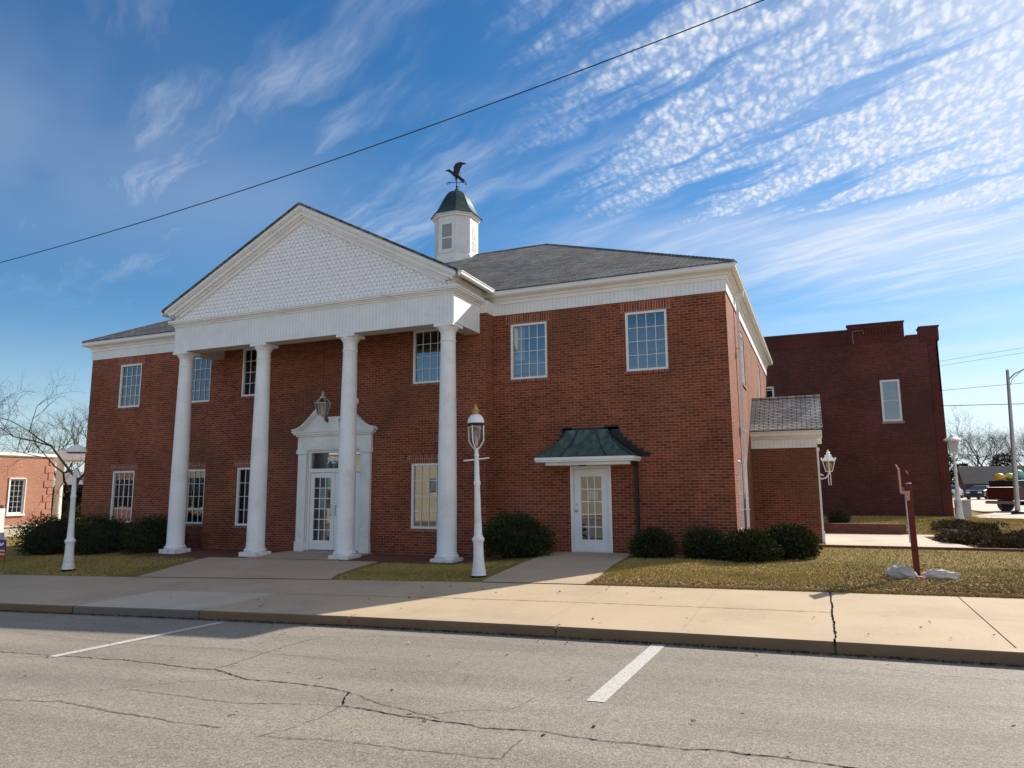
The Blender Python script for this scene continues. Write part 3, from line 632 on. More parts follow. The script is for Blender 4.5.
# portico ------------------------------------------------------------
XC = -11.05; PX0, PX1 = -15.78, -6.32; PY = -2.0; PZ = 5.70; PT = 6.44
mb = MB()
mb.box(PX0,PX1,PY,PY+.45,PZ,PT); mb.box(PX1-.45,PX1,PY+.45,YM-.031,PZ,PT); mb.box(PX0,PX0+.45,PY+.45,YM-.031,PZ,PT)
mb.build('entablature', M_BEAD, BB)
mb = MB(); mb.box(PX0+.45,PX1-.45,PY+.45,YM-.001,6.12,6.2); mb.build('ceiling', M_SOFFIT, BB)
mb = MB(); mb.box(PX0+.451,PX1-.451,PY+.45,PY+.47,PZ+.002,6.12); mb.box(PX1-.47,PX1-.451,PY+.47,YM-.002,PZ+.002,6.12); mb.box(PX0+.451,PX0+.47,PY+.47,YM-.002,PZ+.002,6.12)
mb.box(PX0+.003,PX1-.003,PY+.003,PY+.45,PZ-.006,PZ-.001); mb.box(PX1-.45,PX1-.003,PY+.45,YM-.033,PZ-.006,PZ-.001); mb.box(PX0+.003,PX0+.45,PY+.45,YM-.033,PZ-.006,PZ-.001)
mb.build('soffit', M_SOFFIT, BB)
# level cornice: stepped boards round front and sides
def ushape(mb, d, z0, z1, yb=YM-.031):
    mb.box(PX0-d,PX1+d,PY-d,PY+.05,z0,z1); mb.box(PX1-.05,PX1+d,PY+.05,yb,z0,z1); mb.box(PX0-d,PX0+.05,PY+.05,yb,z0,z1)
mb = MB(); ushape(mb,.03,6.44,6.49); ushape(mb,.07,6.49,6.53); ushape(mb,.13,6.53,6.57); ushape(mb,.15,6.57,6.63); mb.build('cornice', M_WHITE, BB, bevel=.006)
# side boards above the level cornice, carrying the eaves
mb = MB(); mb.box(PX1-.1,PX1+.02,PY+.0,-.19,6.63,6.80); mb.box(PX1-.1,PX1+.10,PY-.22,-.19,6.80,6.86); mb.build('eave_board', M_WHITE, BB)
mb = MB(); mb.box(PX0-.02,PX0+.1,PY+.0,-.19,6.63,6.80); mb.box(PX0-.10,PX0+.1,PY-.22,-.19,6.80,6.86); mb.build('eave_board', M_WHITE, BB)
# tympanum wall and raking cornice
GS = .515; AP = 9.50; hw = 4.93
def zr_(x, drop): return AP-drop-abs(x-XC)*GS
def chev(mb, y0, y1, d0, d1, hwid, zmin=None):
    pts = [(XC-hwid,zr_(XC-hwid,d0)),(XC,AP-d0),(XC+hwid,zr_(XC+hwid,d0)),(XC+hwid,zr_(XC+hwid,d1)),(XC,AP-d1),(XC-hwid,zr_(XC-hwid,d1))]
    L_ = [pts[0],pts[1],pts[4],pts[5]]; R_ = [pts[1],pts[2],pts[3],pts[4]]
    mb.prism(L_,'y',y0,y1); mb.prism(R_,'y',y0,y1)
mb = MB(); chev(mb,-2.27,-1.9,.05,.15,hw-.02); chev(mb,-2.24,-1.9,.15,.19,hw-.06); chev(mb,-2.19,-1.9,.19,.30,hw-.14); chev(mb,-2.12,-1.9,.30,.37,hw-.30); chev(mb,-2.07,-1.9,.37,.47,hw-.42)
mb.build('raking_cornice', M_WHITE, BB)
mb = MB(); mb.prism([(PX0+.1,6.632),(PX1-.1,6.632),(XC,AP-.3)],'y',-1.98,-1.9); mb.build('tympanum', M_WHITE, BB)
mb = MB(); rh = .112; sw = .14; rowi = 0; z = 6.66
while z < AP-.45:
    hwz = (AP-.44-(z+.02))/GS; k0 = int(hwz/sw)+1
    for k in range(-k0,k0+1):
        xc = XC+k*sw+(sw/2 if rowi%2 else 0)
        if abs(xc-XC) > hwz: continue
        r = sw*.47; zt = z+rh*1.15; yb = -1.985; yf = -2.02+random.uniform(-.003,.003)
        low = [(xc+r*cos(t), z+r*.8-r*.8*sin(t)) for t in [0,pi*.25,pi*.5,pi*.75,pi]]
        fr = [(xc+r,zt)]+low+[(xc-r,zt)]
        n = len(fr); vs = [(p[0], yf if p[1] < zt-.01 else -1.990, p[1]) for p in fr]+[(p[0],yb,p[1]) for p in fr]
        mb.add(vs, [tuple(range(n))]+[(i,i+1,n+i+1,n+i) for i in range(n-1)])
    z += rh; rowi += 1
mb.build('scale_shingle', M_SCALE, BB)
# gable roof over the portico, running back into the hip roof
yv = (AP-ZE)/SL-E0+.3
mb = MB()
for s_ in (-1,1):
    xe = XC+s_*(hw+.06); ze = AP-(hw+.06)*GS
    yb = (ze-ZE)/SL-E0+.10
    top = [(XC,-2.30,AP),(xe,-2.30,ze),(xe,yb,ze),(XC,yv,AP)]
    vs = [(p[0],p[1],p[2]+.02) for p in top]+[(p[0],p[1],p[2]-.05) for p in top]
    mb.add(vs, [(0,1,2,3),(7,6,5,4),(0,1,5,4),(1,2,6,5),(2,3,7,6),(3,0,4,7)])
mb.build('gable_roof', M_SHINGLE, BB)
for s_ in (-1,1):
    mb = MB(); xe = XC+s_*(hw+.06); zz = AP-(hw+.06)*GS
    P_ = [(0,0),(.075,0),(.10,.03),(.10,.09),(.115,.10),(.115,.12),(0,.12)]
    mb.prism([(xe+s_*(p[0]-.01), zz-.14+p[1]) for p in P_],'y',-2.27,-.31)
    mb.build('portico_gutter', M_VINYL, BB)
# columns
def column(x):
    c = MB(); H = 5.70; b = -.20
    prof = [(.285,.125),(.30,.15),(.30,.185),(.275,.205),(.262,.215),(.262,.24),(.25,.26)]
    for i in range(13):
        t = i/12; r = .243-.053*(t**1.6); prof.append((r,.27+t*(5.06-.0)))
    prof += [(.190,5.44),(.205,5.452),(.205,5.475),(.190,5.487),(.190,5.66),(.205,5.70),(.24,5.755),(.262,5.79),(.262,5.81)]
    c.lathe(prof, (x,-1.76,b), 40); col = c.build('column', M_COLUMN, BB, smooth=True, shift=(x,-1.76,b))
    p = MB(); p.box(x-.30,x+.30,-2.06,-1.46,b,b+.125); p.build('plinth', M_WHITE_WORN, col, bevel=.008)
    a = MB(); a.box(x-.275,x+.275,-2.035,-1.485,b+5.81,b+5.888); a.build('abacus', M_WHITE, col, bevel=.006)
    return col
c0 = column(XC+4.45)
for dx_ in (1.48,-1.48,-4.45):
    copy_tree(c0, BB, Vector((XC+dx_,-1.76,-.2))-W[BB])

# portico doorway ----------------------------------------------------
DS = MB(); DX0, DX1 = -12.20, -9.66; DXC = (DX0+DX1)/2; y_ = YM
def bx(mb,a,b,d,z0,z1,d0=.001): mb.box(a,b,YM-d,YM-d0,z0,z1)
for xa in (DX0, DX1-.33):
    bx(DS,xa,xa+.33,.12,-.17,.12); bx(DS,xa+.02,xa+.31,.09,.12,2.74); bx(DS,xa+.045,xa+.285,.105,.3,2.5)
    bx(DS,xa-.02,xa+.35,.13,2.62,2.74)
bx(DS,DX0+.33,-11.861,.05,-.12,2.74); bx(DS,-10.019,DX1-.33,.05,-.12,2.74)
bx(DS,DX0+.33,DX1-.33,.06,2.703,2.74)
bx(DS,DX0,DX1,.10,2.741,3.12); 
for i in range(3):
    w_ = (DX1-DX0-.5)/3; bx(DS,DX0+.25+i*w_+.03,DX0+.25+(i+1)*w_-.03,.115,2.80,3.06)
bx(DS,DX0-.04,DX1+.04,.15,3.12,3.17); bx(DS,DX0-.10,DX1+.10,.20,3.17,3.23); bx(DS,DX0-.15,DX1+.15,.23,3.23,3.27)
surround = DS.build('door_surround', M_WHITE, BB, bevel=.006)
SP = MB(); 
def swan(s_):
    top = []; n = 16
    for i in range(n+1):
        t = i/n; x = 1.42-1.02*t; z = 3.28+.66*(.5-.5*cos(pi*min(1,t**.9)))*(.35+.65*t)+.0
        top.append((DXC+s_*x, z+.03))
    return top
for s_ in (-1,1):
    tp = swan(s_); 
    body = [(DXC+s_*1.42,3.27)]+tp+[(DXC+s_*.37,3.80),(DXC+s_*.40,3.66),(DXC+s_*.36,3.55),(DXC+s_*.25,3.50),(DXC+s_*.0,3.50),(DXC,3.27)]
    SP.prism(body,'y',YM-.08,YM-.001)
    for (d0,d1,o_) in ((.0,.05,.22),(.05,.10,.17),(.10,.13,.12)):
        for (a,b) in zip(tp,tp[1:]): SP.prism([(a[0],a[1]-d0+.03),(b[0],b[1]-d0+.03),(b[0],b[1]-d1+.03),(a[0],a[1]-d1+.03)],'y',YM-o_,YM-.07)
    SP.lathe([(.03,0),(.085,0),(.085,.03),(.03,.05)],(0,0,0),16) if False else None
SP.prism([(DXC-.17,3.27),(DXC-.17,3.62),(DXC-.21,3.62),(DXC-.21,3.67),(DXC+.21,3.67),(DXC+.21,3.62),(DXC+.17,3.62),(DXC+.17,3.27)],'y',YM-.13,YM-.075)
SP.build('swan_neck_pediment', M_WHITE, BB)
# doors
def leaf_door(parent, x0, x1, z0, z1, yf, cols, rows, st=.13, top=.14, bot=.26, paper=None, name='door', mat=M_VINYL):
    d = MB(); d.box(x0,x0+st,yf,yf+.045,z0,z1); d.box(x1-st,x1,yf,yf+.045,z0,z1); d.box(x0+st,x1-st,yf,yf+.045,z1-top,z1); d.box(x0+st,x1-st,yf,yf+.045,z0,z0+bot)
    do = d.build(name, mat, parent, bevel=.004)
    g = MB(); g.box(x0+st-.01,x1-st+.01,yf+.02,yf+.026,z0+bot-.01,z1-top+.01); g.build('pane', M_GLASS, do)
    mu = MB(); iw = x1-x0-2*st; ih = z1-z0-top-bot
    for i in range(1,cols): mu.box(x0+st+iw*i/cols-.011,x0+st+iw*i/cols+.011,yf+.006,yf+.019,z0+bot,z1-top)
    for j in range(1,rows): mu.box(x0+st,x1-st,yf+.008,yf+.019,z0+bot+ih*j/rows-.011,z0+bot+ih*j/rows+.011)
    mu.build('muntin', M_VINYL, do)
    if paper: 
        p = MB(); p.box(paper[0],paper[1],yf+.0265,yf+.029,paper[2],paper[3]); po = p.build('paper_notice', M_PAPER, do)
    return do
EB = YM+.035
fr = MB(); fr.box(-11.86,-11.80,EB-.03,EB+.08,-.12,2.70); fr.box(-10.08,-10.02,EB-.03,EB+.08,-.12,2.70); fr.box(-11.80,-10.08,EB-.03,EB+.08,2.08,2.19); fr.box(-11.80,-10.08,EB-.03,EB+.08,2.65,2.70)
fr.build('door_frame', M_WHITE, BB)
D1 = leaf_door(BB,-11.79,-10.945,-.10,2.07,EB,3,6,paper=(-11.50,-11.26,1.05,1.62)); D2 = leaf_door(BB,-10.935,-10.09,-.10,2.07,EB,3,6)
for D, xh in ((D1,-11.03),(D2,-10.85)):
    h = MB(); h.path([(xh,EB,.85),(xh,EB-.07,.87),(xh,EB-.07,1.13),(xh,EB,1.15)],.012); 
    h.path([(xh-.12 if D is D1 else xh+.12,EB,.87),(xh,EB-.06,.87)],.01); h.path([(xh-.12 if D is D1 else xh+.12,EB,1.13),(xh,EB-.06,1.13)],.01)
    h.build('handle', M_GALV, D)
tr = MB(); tr.box(-11.80,-10.08,EB+.03,EB+.036,2.19,2.65); TR = tr.build('transom', M_GLASS, BB)
def text(parent, s, loc, size, mat, name='lettering', rz=0, ext=.002, align='LEFT'):
    cu_ = bpy.data.curves.new(name,'FONT'); cu_.body = s; cu_.size = size; cu_.extrude = ext; cu_.align_x = align; cu_.resolution_u = 3
    to = bpy.data.objects.new(name, cu_); COL.objects.link(to)
    dg = bpy.context.evaluated_depsgraph_get(); me = bpy.data.meshes.new_from_object(to.evaluated_get(dg)); bpy.data.objects.remove(to)
    me.materials.clear(); me.materials.append(mat)
    o = bpy.data.objects.new(name, me); COL.objects.link(o); o.rotation_euler = (pi/2,0,rz); o.location = Vector(loc)-W[parent]; o.parent = parent; W[o] = Vector(loc); return o
text(TR, "3 E. MU", (-11.27,EB+.024,2.34), .235, M_LETTER)
th_ = MB(); th_.box(-11.86,-10.02,YM-.10,YM+.12,-.17,-.115); th_.build('threshold', M_GALV, BB)

# side door with copper canopy ---------------------------------------
fr = MB(); fr.box(-4.01,-3.93,.0-.02,.10,.0,2.13); fr.box(-3.03,-2.95,-.02,.10,0,2.13); fr.box(-3.93,-3.03,-.02,.10,2.06,2.13); fr.box(-3.93,-3.03,-.02,.12,0,.035)
fr.build('door_frame', M_WHITE, BB)
D3 = leaf_door(BB,-3.925,-3.035,.04,2.055,.03,3,5,st=.18,top=.19,bot=.27,paper=(-3.60,-3.32,1.30,1.50))
h = MB(); h.lathe([(.028,0),(.028,.01),(.01,.012),(.01,.045),(.03,.05),(.03,.075),(.01,.085)],(0,0,0),14)
hv = [( -3.855+v[0], .03-v[2], 1.02+v[1]) for v in h.v]; h.v = hv
h2 = MB(); h2.lathe([(.026,0),(.026,.018),(.01,.02)],(0,0,0),14); h2.v = [(-3.855+v[0],.03-v[2],1.17+v[1]) for v in h2.v]; h2.build('lock', M_GALV, D3)
h.build('handle', M_GALV, D3)
for z in (.3,1.05,1.85): hg = MB(); hg.box(-3.035,-3.015,.005,.032,z,z+.1); hg.build('hinge', M_DARKMETAL, D3)
cx0, cx1, CY = -4.66,-2.20,-.78
K = MB(); n = 14; rows = []
for i in range(n+1):
    t = i/n; f_ = (1-t)**1.55; z = 2.335+.70*t
    rows.append((-3.52-.53-f_*.62, -3.52+.53+f_*.79 if False else -2.99+f_*.79+0, -.10*(1-0)-f_*.68 if t<1 else -.10, z))
for i in range(n):
    a0,b0,y0_,z0_ = rows[i]; a1,b1,y1_,z1_ = rows[i+1]
    K.poly([(a0,y0_,z0_),(b0,y0_,z0_),(b1,y1_,z1_),(a1,y1_,z1_)]); K.poly([(a0,y0_,z0_),(a1,y1_,z1_),(a1,-.002,z1_),(a0,-.002,z0_)]); K.poly([(b0,y0_,z0_),(b0,-.002,z0_),(b1,-.002,z1_),(b1,y1_,z1_)])
K.poly([(rows[-1][0],-.10,rows[-1][3]),(rows[-1][1],-.10,rows[-1][3]),(rows[-1][1],-.002,rows[-1][3]),(rows[-1][0],-.002,rows[-1][3])])
CAN = K.build('canopy', M_COPPER, BB, smooth=False)
for f0 in (0,.26,.74,1):
    S = MB(); S.path([(r[0]+(r[1]-r[0])*f0, r[2]-.012, r[3]+.012) for r in rows],.013,5); S.build('seam', M_CUPROOF, CAN)
T = MB(); T.box(cx0-.02,cx1+.02,CY-.02,-.002,2.255,2.33); T.box(cx0,cx1,CY,-.002,2.215,2.255); T.box(cx0+.22,cx1-.12,CY+.12,-.002,2.135,2.215)
T.build('canopy_trim', M_WHITE, CAN, bevel=.008)
S = MB(); S.lathe([(.10,-.025),(.10,0)],(-3.5,-.6,2.135),16); S.build('ceiling_light', M_DARKMETAL, CAN)
F = MB()
for s_, e in ((-1,[r[0] for r in rows]),(1,[r[1] for r in rows])):
    k = 0
    for z in frange(2.34,3.03,.0677*1.5):
        t = (z-2.335)/.70; f_ = (1-max(0,min(1,t)))**1.55
        edge = -4.05-f_*.62 if s_ < 0 else -2.99+f_*.79
        F.box(edge-s_*.10, edge+s_*(.26 if s_ > 0 else .14), -.012,-.001, z, z+.0677*1.5-.001)
F.box(-4.24,-2.72,-.012,-.001,3.03,3.09)
F.build('step_flashing', M_DARKMETAL, CAN)
P = MB(); P.box(-2.33,-2.26,-.10,-.015,.02,2.20); P.box(-2.33,-2.26,-.5,-.10,2.13,2.20); 
for z in (.4,1.3): P.box(-2.36,-2.23,-.105,-.001,z,z+.03)
P.build('downspout', M_DARKMETAL, BB)
# white downspout at the right corner wall
P = MB(); P.path([(.24,1.98,6.76),(.22,1.98,6.62),(.085,1.98,6.5),(.085,1.98,6.2),(.07,1.98,.25),(.16,1.98,.12)],.048,4)
for z in (1.0,3.0,5.2): P.box(.001,.125,1.91,2.05,z,z+.03)
P.build('downspout', M_VINYL, BB)
for (a,b,c_,d_) in ((1.62,1.72,2.9,3.1),(1.60,1.68,4.9,5.02)): P = MB(); P.box(.001,.055,a,b,c_,d_); P.build('junction_box', M_GALV, BB)

# cupola --------------------------------------------------------------
CX, CYY = -10.97, 7.02
def octa(r, t=.39): # main faces half width t, distance r
    return [(r,-t),(r,t),(t,r),(-t,r),(-r,t),(-r,-t),(-t,-r),(t,-r)]
def octring(mb, lev, m=0, cap=True):
    vs = []; fs = []
    for r, t, z in lev:
        for p in octa(r,t): vs.append((CX+p[0],CYY+p[1],z))
    for i in range(len(lev)-1):
        for k in range(8): fs.append((i*8+k,i*8+(k+1)%8,(i+1)*8+(k+1)%8,(i+1)*8+k))
    fs.append(tuple(range(7,-1,-1))); fs.append(tuple(range((len(lev)-1)*8,len(lev)*8)))
    mb.add(vs, fs, m)
mb = MB(); octring(mb,[(.78,.38,9.9),(.78,.38,12.26)]); CUP = mb.build('cupola', M_LAP, BB)
mb = MB(); octring(mb,[(.80,.39,12.18),(.84,.41,12.20),(.84,.41,12.26),(.89,.43,12.28),(.89,.43,12.33)]); mb.build('cupola_trim', M_WHITE, CUP); mb = MB(); octring(mb,[(.83,.40,9.9),(.83,.40,10.60)])
mb.build('cupola_trim', M_WHITE, CUP)
lev = []
for i in range(15):
    t = i/14
    r = tab([(0,.95),(.08,.87),(.2,.77),(.4,.65),(.6,.555),(.75,.475),(.87,.385),(.95,.29),(1.0,.20)], t)
    lev.append((r, r*.48, 12.33+t*1.16))
lev.append((.10,.05,13.52))
mb = MB(); octring(mb, lev); mb.build('cupola_roof', M_CUPROOF, CUP)
for (ax,s_) in (('y',-1),('x',1),('y',1),('x',-1)):
    w_ = .21
    def LB(mb, a0,a1,d0,d1,z0,z1):
        if ax == 'y': mb.box(CX+a0,CX+a1,CYY+s_*(.78+d0),CYY+s_*(.78+d1),z0,z1)
        else: mb.box(CX+s_*(.78+d0),CX+s_*(.78+d1),CYY+a0,CYY+a1,z0,z1)
    f = MB(); LB(f,-.36,.36,.001,.012,10.72,12.18); lf = f.build('louver_panel', M_WHITE, CUP)
    l = MB(); LB(l,-w_,w_,.012,.022,10.86,11.28); LB(l,-w_,w_,.012,.022,11.35,11.86); l.build('louver', M_LOUVER, lf)
# eagle weathervane
WV = MB(); WV.tube((CX,CYY,13.5),(CX,CYY,14.2),.022,.014,8); WV.lathe([(.01,-.05),(.05,0),(.01,.05)],(CX,CYY,13.72),12); WV.lathe([(.01,-.07),(.07,0),(.01,.07)],(CX,CYY,13.60),12)
va = radians(24); ux, uy = cos(va), sin(va)
for s_ in (-1,1):
    WV.tube((CX-ux*.36,CYY-uy*.36,13.90),(CX+ux*.36,CYY+uy*.36,13.90),.012,.012,6); WV.tube((CX+uy*.36,CYY-ux*.36,13.84),(CX-uy*.36,CYY+ux*.36,13.84),.012,.012,6)
WVo = WV.build('weathervane', M_BLACK, CUP)
for s_, (ex,ey) in (('N',(-uy,ux)),('S',(uy,-ux)),('E',(ux,uy)),('W',(-ux,-uy))):
    text(WVo, s_, (CX+ex*.38-.05*ux,CYY+ey*.38-.05*uy,13.80), .19, M_BLACK, 'compass_letter', rz=va, ext=.006)
ST = MB()
def sil(pts, th=.03, off=0):
    vs = [(CX+p[0]*ux-uy*s2, CYY+p[0]*uy+ux*s2, 14.14+p[1]*.92) for s2 in (-th+off, th+off) for p in pts]; n = len(pts)
    ST.add(vs, [tuple(range(n)), tuple(range(2*n-1,n-1,-1))]+[(i,(i+1)%n,n+(i+1)%n,n+i) for i in range(n)])
ST.lathe([(.0,-.36),(.05,-.3),(.085,-.15),(.09,0),(.06,.14),(.05,.2),(.065,.26),(.045,.32),(.0,.35)],(0,0,0),10)
ang = radians(55)
ST.v = [(CX+(-v[2]*sin(ang)+v[0]*cos(ang))*ux-uy*v[1]-.08*ux, CYY+(-v[2]*sin(ang)+v[0]*cos(ang))*uy+ux*v[1]-.08*uy, 14.25+v[2]*cos(ang)+v[0]*sin(ang)) for v in ST.v]
sil([(-.37,.33),(-.44,.30),(-.47,.26),(-.40,.27),(-.36,.27)],.02)                         # beak
sil([(.12,.02),(.34,-.16),(.30,-.24),(.20,-.22),(.05,-.05)],.035)                          # tail
sil([(-.12,.22),(-.14,.48),(-.06,.64),(.08,.71),(.34,.67),(.36,.63),(.20,.60),(.17,.48),(.12,.42),(.12,.30),(.06,.12)],.012,.07)     # far wing
sil([(-.12,.20),(-.10,.46),(-.02,.60),(.14,.66),(.40,.60),(.24,.54),(.20,.42),(.16,.36),(.10,.10)],.012,-.08)
sil([(-.06,.02),(-.02,-.04),(.03,-.10),(.0,-.14),(-.06,-.10)],.05)
ST.build('eagle', M_BLACK, WVo)

# side porch --------------------------------------------------------------
SPY0, SPY1, SPX = 4.95, 7.75, 1.78
mb = MB(); wall(mb,'x',SPY0,.2,.002,SPX,-.3,2.70); wall(mb,'x',SPY1-.2,.2,.002,SPX,-.3,2.70)
wall(mb,'y',SPX,-.2,SPY0+.2,SPY1-.2,-.3,2.70,[(5.75,6.95,-.3+.35,2.2)])
PORCH = mb.build('side_porch', M_BRICK, BB)
mb = MB(); mb.box(.003,SPX+.03,SPY0-.03,SPY0-.001,2.70,2.98); mb.box(.003,SPX+.03,SPY1+.001,SPY1+.03,2.70,2.98); mb.box(SPX+.001,SPX+.03,SPY0-.001,SPY1+.001,2.70,2.98)
mb.build('frieze', M_BEAD, PORCH)
mb = MB(); 
for (ya,yb,s_) in ((SPY0,SPY0-.03,-1),(SPY1,SPY1+.03,1)):
    mb.prism([(yb,2.95),(yb+s_*.05,2.97),(yb+s_*.07,3.03),(yb+s_*.17,3.05),(yb+s_*.18,3.14),(yb+s_*.22,3.15),(yb+s_*.22,3.19),(ya,3.19)],'x',.004,SPX+.17)
mb.box(SPX+.03,SPX+.16,SPY0-.03,SPY1+.03,2.98,3.06)
RY = (SPY0+SPY1)/2; RZ = 4.30
mb.prism([(SPY0-.03,3.10),(SPY1+.03,3.10),(RY,RZ-.12)],'x',SPX-.15,SPX+.03)
for s_ in (-1,1):
    e = (RY+s_*(1.4+.24),3.19); mb.prism([(e[0],e[1]-.0),(RY,RZ),(RY,RZ-.20),(e[0]-s_*.12,e[1]-.06)],'x',SPX+.02,SPX+.17)
mb.build('porch_trim', M_WHITE, PORCH)
mb = MB()
for s_ in (-1,1):
    ey = RY+s_*(1.4+.27); mb.prism([(ey,3.18),(RY,RZ),(RY,RZ+.05),(ey,3.235)],'x',.004,SPX+.20)
mb.build('porch_roof', M_SLATE, PORCH)
mb = MB(); mb.box(.01,SPX+.2,RY-.1,RY+.1,RZ+.02,RZ+.075); mb.build('porch_ridge', M_SLATE, PORCH)
mb = MB(); mb.box(SPX+.001,SPX+.055,SPY0+.02,SPY0+.16,-.0,2.69); mb.box(SPX+.001,SPX+.075,SPY0+.0,SPY0+.20,-.0,.32); mb.box(SPX+.001,SPX+.08,SPY0+.0,SPY0+.2,2.60,2.69)
mb.box(SPX+.001,SPX+.055,5.6,5.74,0,2.3); mb.box(SPX+.001,SPX+.055,6.96,7.1,0,2.3); mb.box(SPX+.001,SPX+.06,5.6,7.1,2.2,2.34); mb.box(SPX-.12,SPX-.06,5.76,6.94,.05,2.19)
mb.build('pilaster', M_WHITE, PORCH)
# brick coping step at the foot of the porch walk
# ================================================================ lanterns
def hex_lantern(parent, c, top, bot, h, n=6):
    g = MB(); g.lathe([(bot,0),(top,h)],c,n,rot=pi/6); g.build('glass', M_GLASS_CLEAR, parent)
    f = MB()
    for k in range(n):
        a = pi/6+2*pi*k/n; f.tube((c[0]+bot*cos(a),c[1]+bot*sin(a),c[2]),(c[0]+top*cos(a),c[1]+top*sin(a),c[2]+h),.013,n=5)
    f.lathe([(top+.012,-.012),(top+.012,.012)],(c[0],c[1],c[2]+h),n,rot=pi/6); f.lathe([(bot+.01,-.012),(bot+.01,.012)],c,n,rot=pi/6)
    return f
HL = empty('hanging_lantern', (-10.86,-1.2,3.55), 'hexagonal white metal lantern hanging on a thin chain in front of the portico door', 'lantern')
c = (-10.86,-1.2,3.66); f = hex_lantern(HL, c, .215,.13,.32)
for k in range(6):
    a = pi/6+pi*k/3; f.tube((c[0]+.225*cos(a),c[1]+.225*sin(a),c[2]+.32),(c[0]+.07*cos(a),c[1]+.07*sin(a),c[2]+.47),.012,n=5)
f.lathe([(.09,.46),(.095,.49),(.05,.52),(.035,.58),(.06,.60),(.02,.64),(.01,.68)],c,12); f.lathe([(.0,-.08),(.03,-.05),(.03,-.02),(.13,-.01)],c,12)
f.build('cage', plain('pewter_paint',(.42,.41,.38),.45), HL)
f = MB(); f.lathe([(.21,.325),(.07,.465)],c,6,rot=pi/6); f.build('hood', M_GLASS_CLEAR, HL)
f = MB(); f.tube((c[0],c[1],c[2]+.66),(c[0],c[1],6.12),.008,n=5); f.build('chain', M_DARKMETAL, HL)
f = MB(); f.tube((c[0],c[1],c[2]),(c[0],c[1],c[2]+.12),.03,n=8); f.build('bulb_holder', M_WHITE, HL)
AL = MB(); AL.lathe([(.12,0),(.12,.05),(.09,.08),(.0,.09)],(0,0,0),20); AL.v = [(-10.28+v[0],YM-.002-v[2],4.08+v[1]) for v in AL.v]
tag(AL.build('alarm_bell', M_WHITE), 'round white bell on the brick wall above the portico door', 'alarm bell')
WLN = empty('wall_lantern', (1.8,6.35,1.6), 'cream glass lantern on a scrolled white bracket beside the small side porch', 'lantern')
c = (2.08,5.35,2.02); WLN.location = (1.8,5.35,1.6); W[WLN] = Vector((1.8,5.35,1.6))
f = hex_lantern(WLN, c, .19,.10,.30)
f.lathe([(.22,.305),(.10,.43),(.11,.46),(.04,.49)],c,6,rot=pi/6); f.lathe([(.04,.49),(.06,.53),(.02,.58),(.01,.62)],c,10)
for k in range(6):
    a = pi/6+pi*k/3; f.lathe([(.004,.0),(.02,.03),(.015,.07),(.0,.09)],(c[0]+.215*cos(a),c[1]+.215*sin(a),c[2]+.31),6)
f.build('cage', M_WHITE, WLN)
f = MB(); f.path([(1.79,5.35,1.86),(1.87,5.35,1.80),(1.98,5.35,1.83),(2.08,5.35,1.95),(2.08,5.35,2.01)],.018,6); f.path([(1.79,5.35,2.2),(1.82,5.35,1.95),(1.92,5.35,1.90)],.014,6); f.tube((2.05,5.35,2.0),(2.05,5.35,1.62),.010,n=5); f.tube((2.11,5.35,2.0),(2.11,5.35,1.62),.010,n=5); f.box(1.785,1.80,5.28,5.42,1.75,2.25)
f.build('bracket', M_WHITE, WLN)
f = MB(); f.ball((c[0],c[1],c[2]+.14),(.08,.08,.12),12,8); f.build('globe', plain('cream_glass',(.75,.68,.45),.3), WLN, smooth=True)

# ================================================================ lamp posts
def post_profile(): return [(.155,0),(.155,.06),(.14,.08),(.145,.12),(.125,.2),(.105,.42),(.10,.66),(.105,.70),(.125,.73),(.125,.77),(.10,.80),(.082,.84),(.070,1.2),(.060,1.6),(.058,1.83),(.070,1.85),(.070,1.90),(.055,1.92),(.048,2.3),(.043,2.40),(.052,2.42),(.052,2.45),(.040,2.47),(.036,2.58)]
def lamp_common(name, loc, label):
    L = empty(name, loc, label, 'street lamp', 'vintage white lamp posts round the brick building')
    p = MB(); p.lathe(post_profile(), loc, 20); p.build('post', M_WHITE_WORN, L, smooth=True)
    b = MB(); b.lathe([(.16,0),(.16,.05),(.15,.06)],loc,20); b.build('base_ring', M_CRACK, L)
    return L
la = (-4.36,-4.62,-.13)
L = lamp_common('street_lamp', la, 'white lamp post with gold finial and ribbed glass in front of the dark shrub')
f = MB(); f.tube((la[0]-.27,la[1]-.05,la[2]+2.33),(la[0]+.26,la[1]+.05,la[2]+2.37),.016,n=8)
for s_ in (-1,1):
    f.path([(la[0],la[1],la[2]+2.52),(la[0]+s_*.08,la[1],la[2]+2.60),(la[0]+s_*.165,la[1],la[2]+2.72),(la[0]+s_*.17,la[1],la[2]+3.04)],.015,6)
    f.path([(la[0],la[1],la[2]+2.52),(la[0],la[1]+s_*.08,la[2]+2.60),(la[0],la[1]+s_*.165,la[2]+2.72),(la[0],la[1]+s_*.17,la[2]+3.04)],.013,6)
f.build('frame', M_WHITE_WORN, L)
f = MB(); f.lathe([(.07,2.60),(.10,2.66),(.135,2.80),(.145,3.03)],la,24); f.build('glass', M_GLASS_CLEAR, L, smooth=True)
f = MB(); f.lathe([(.02,2.60),(.03,2.64),(.03,2.80),(.0,2.86)],la,10); f.build('bulb', plain('cream_bulb',(.8,.7,.55),.3), L)
f = MB(); f.lathe([(.175,3.03),(.18,3.05),(.18,3.085),(.17,3.09)],la,24); f.build('ring', M_DARKMETAL, L)
f = MB(); f.lathe([(.172,3.09),(.17,3.14),(.15,3.20),(.11,3.25),(.085,3.265)],la,24); f.build('hood', M_WHITE, L, smooth=True)
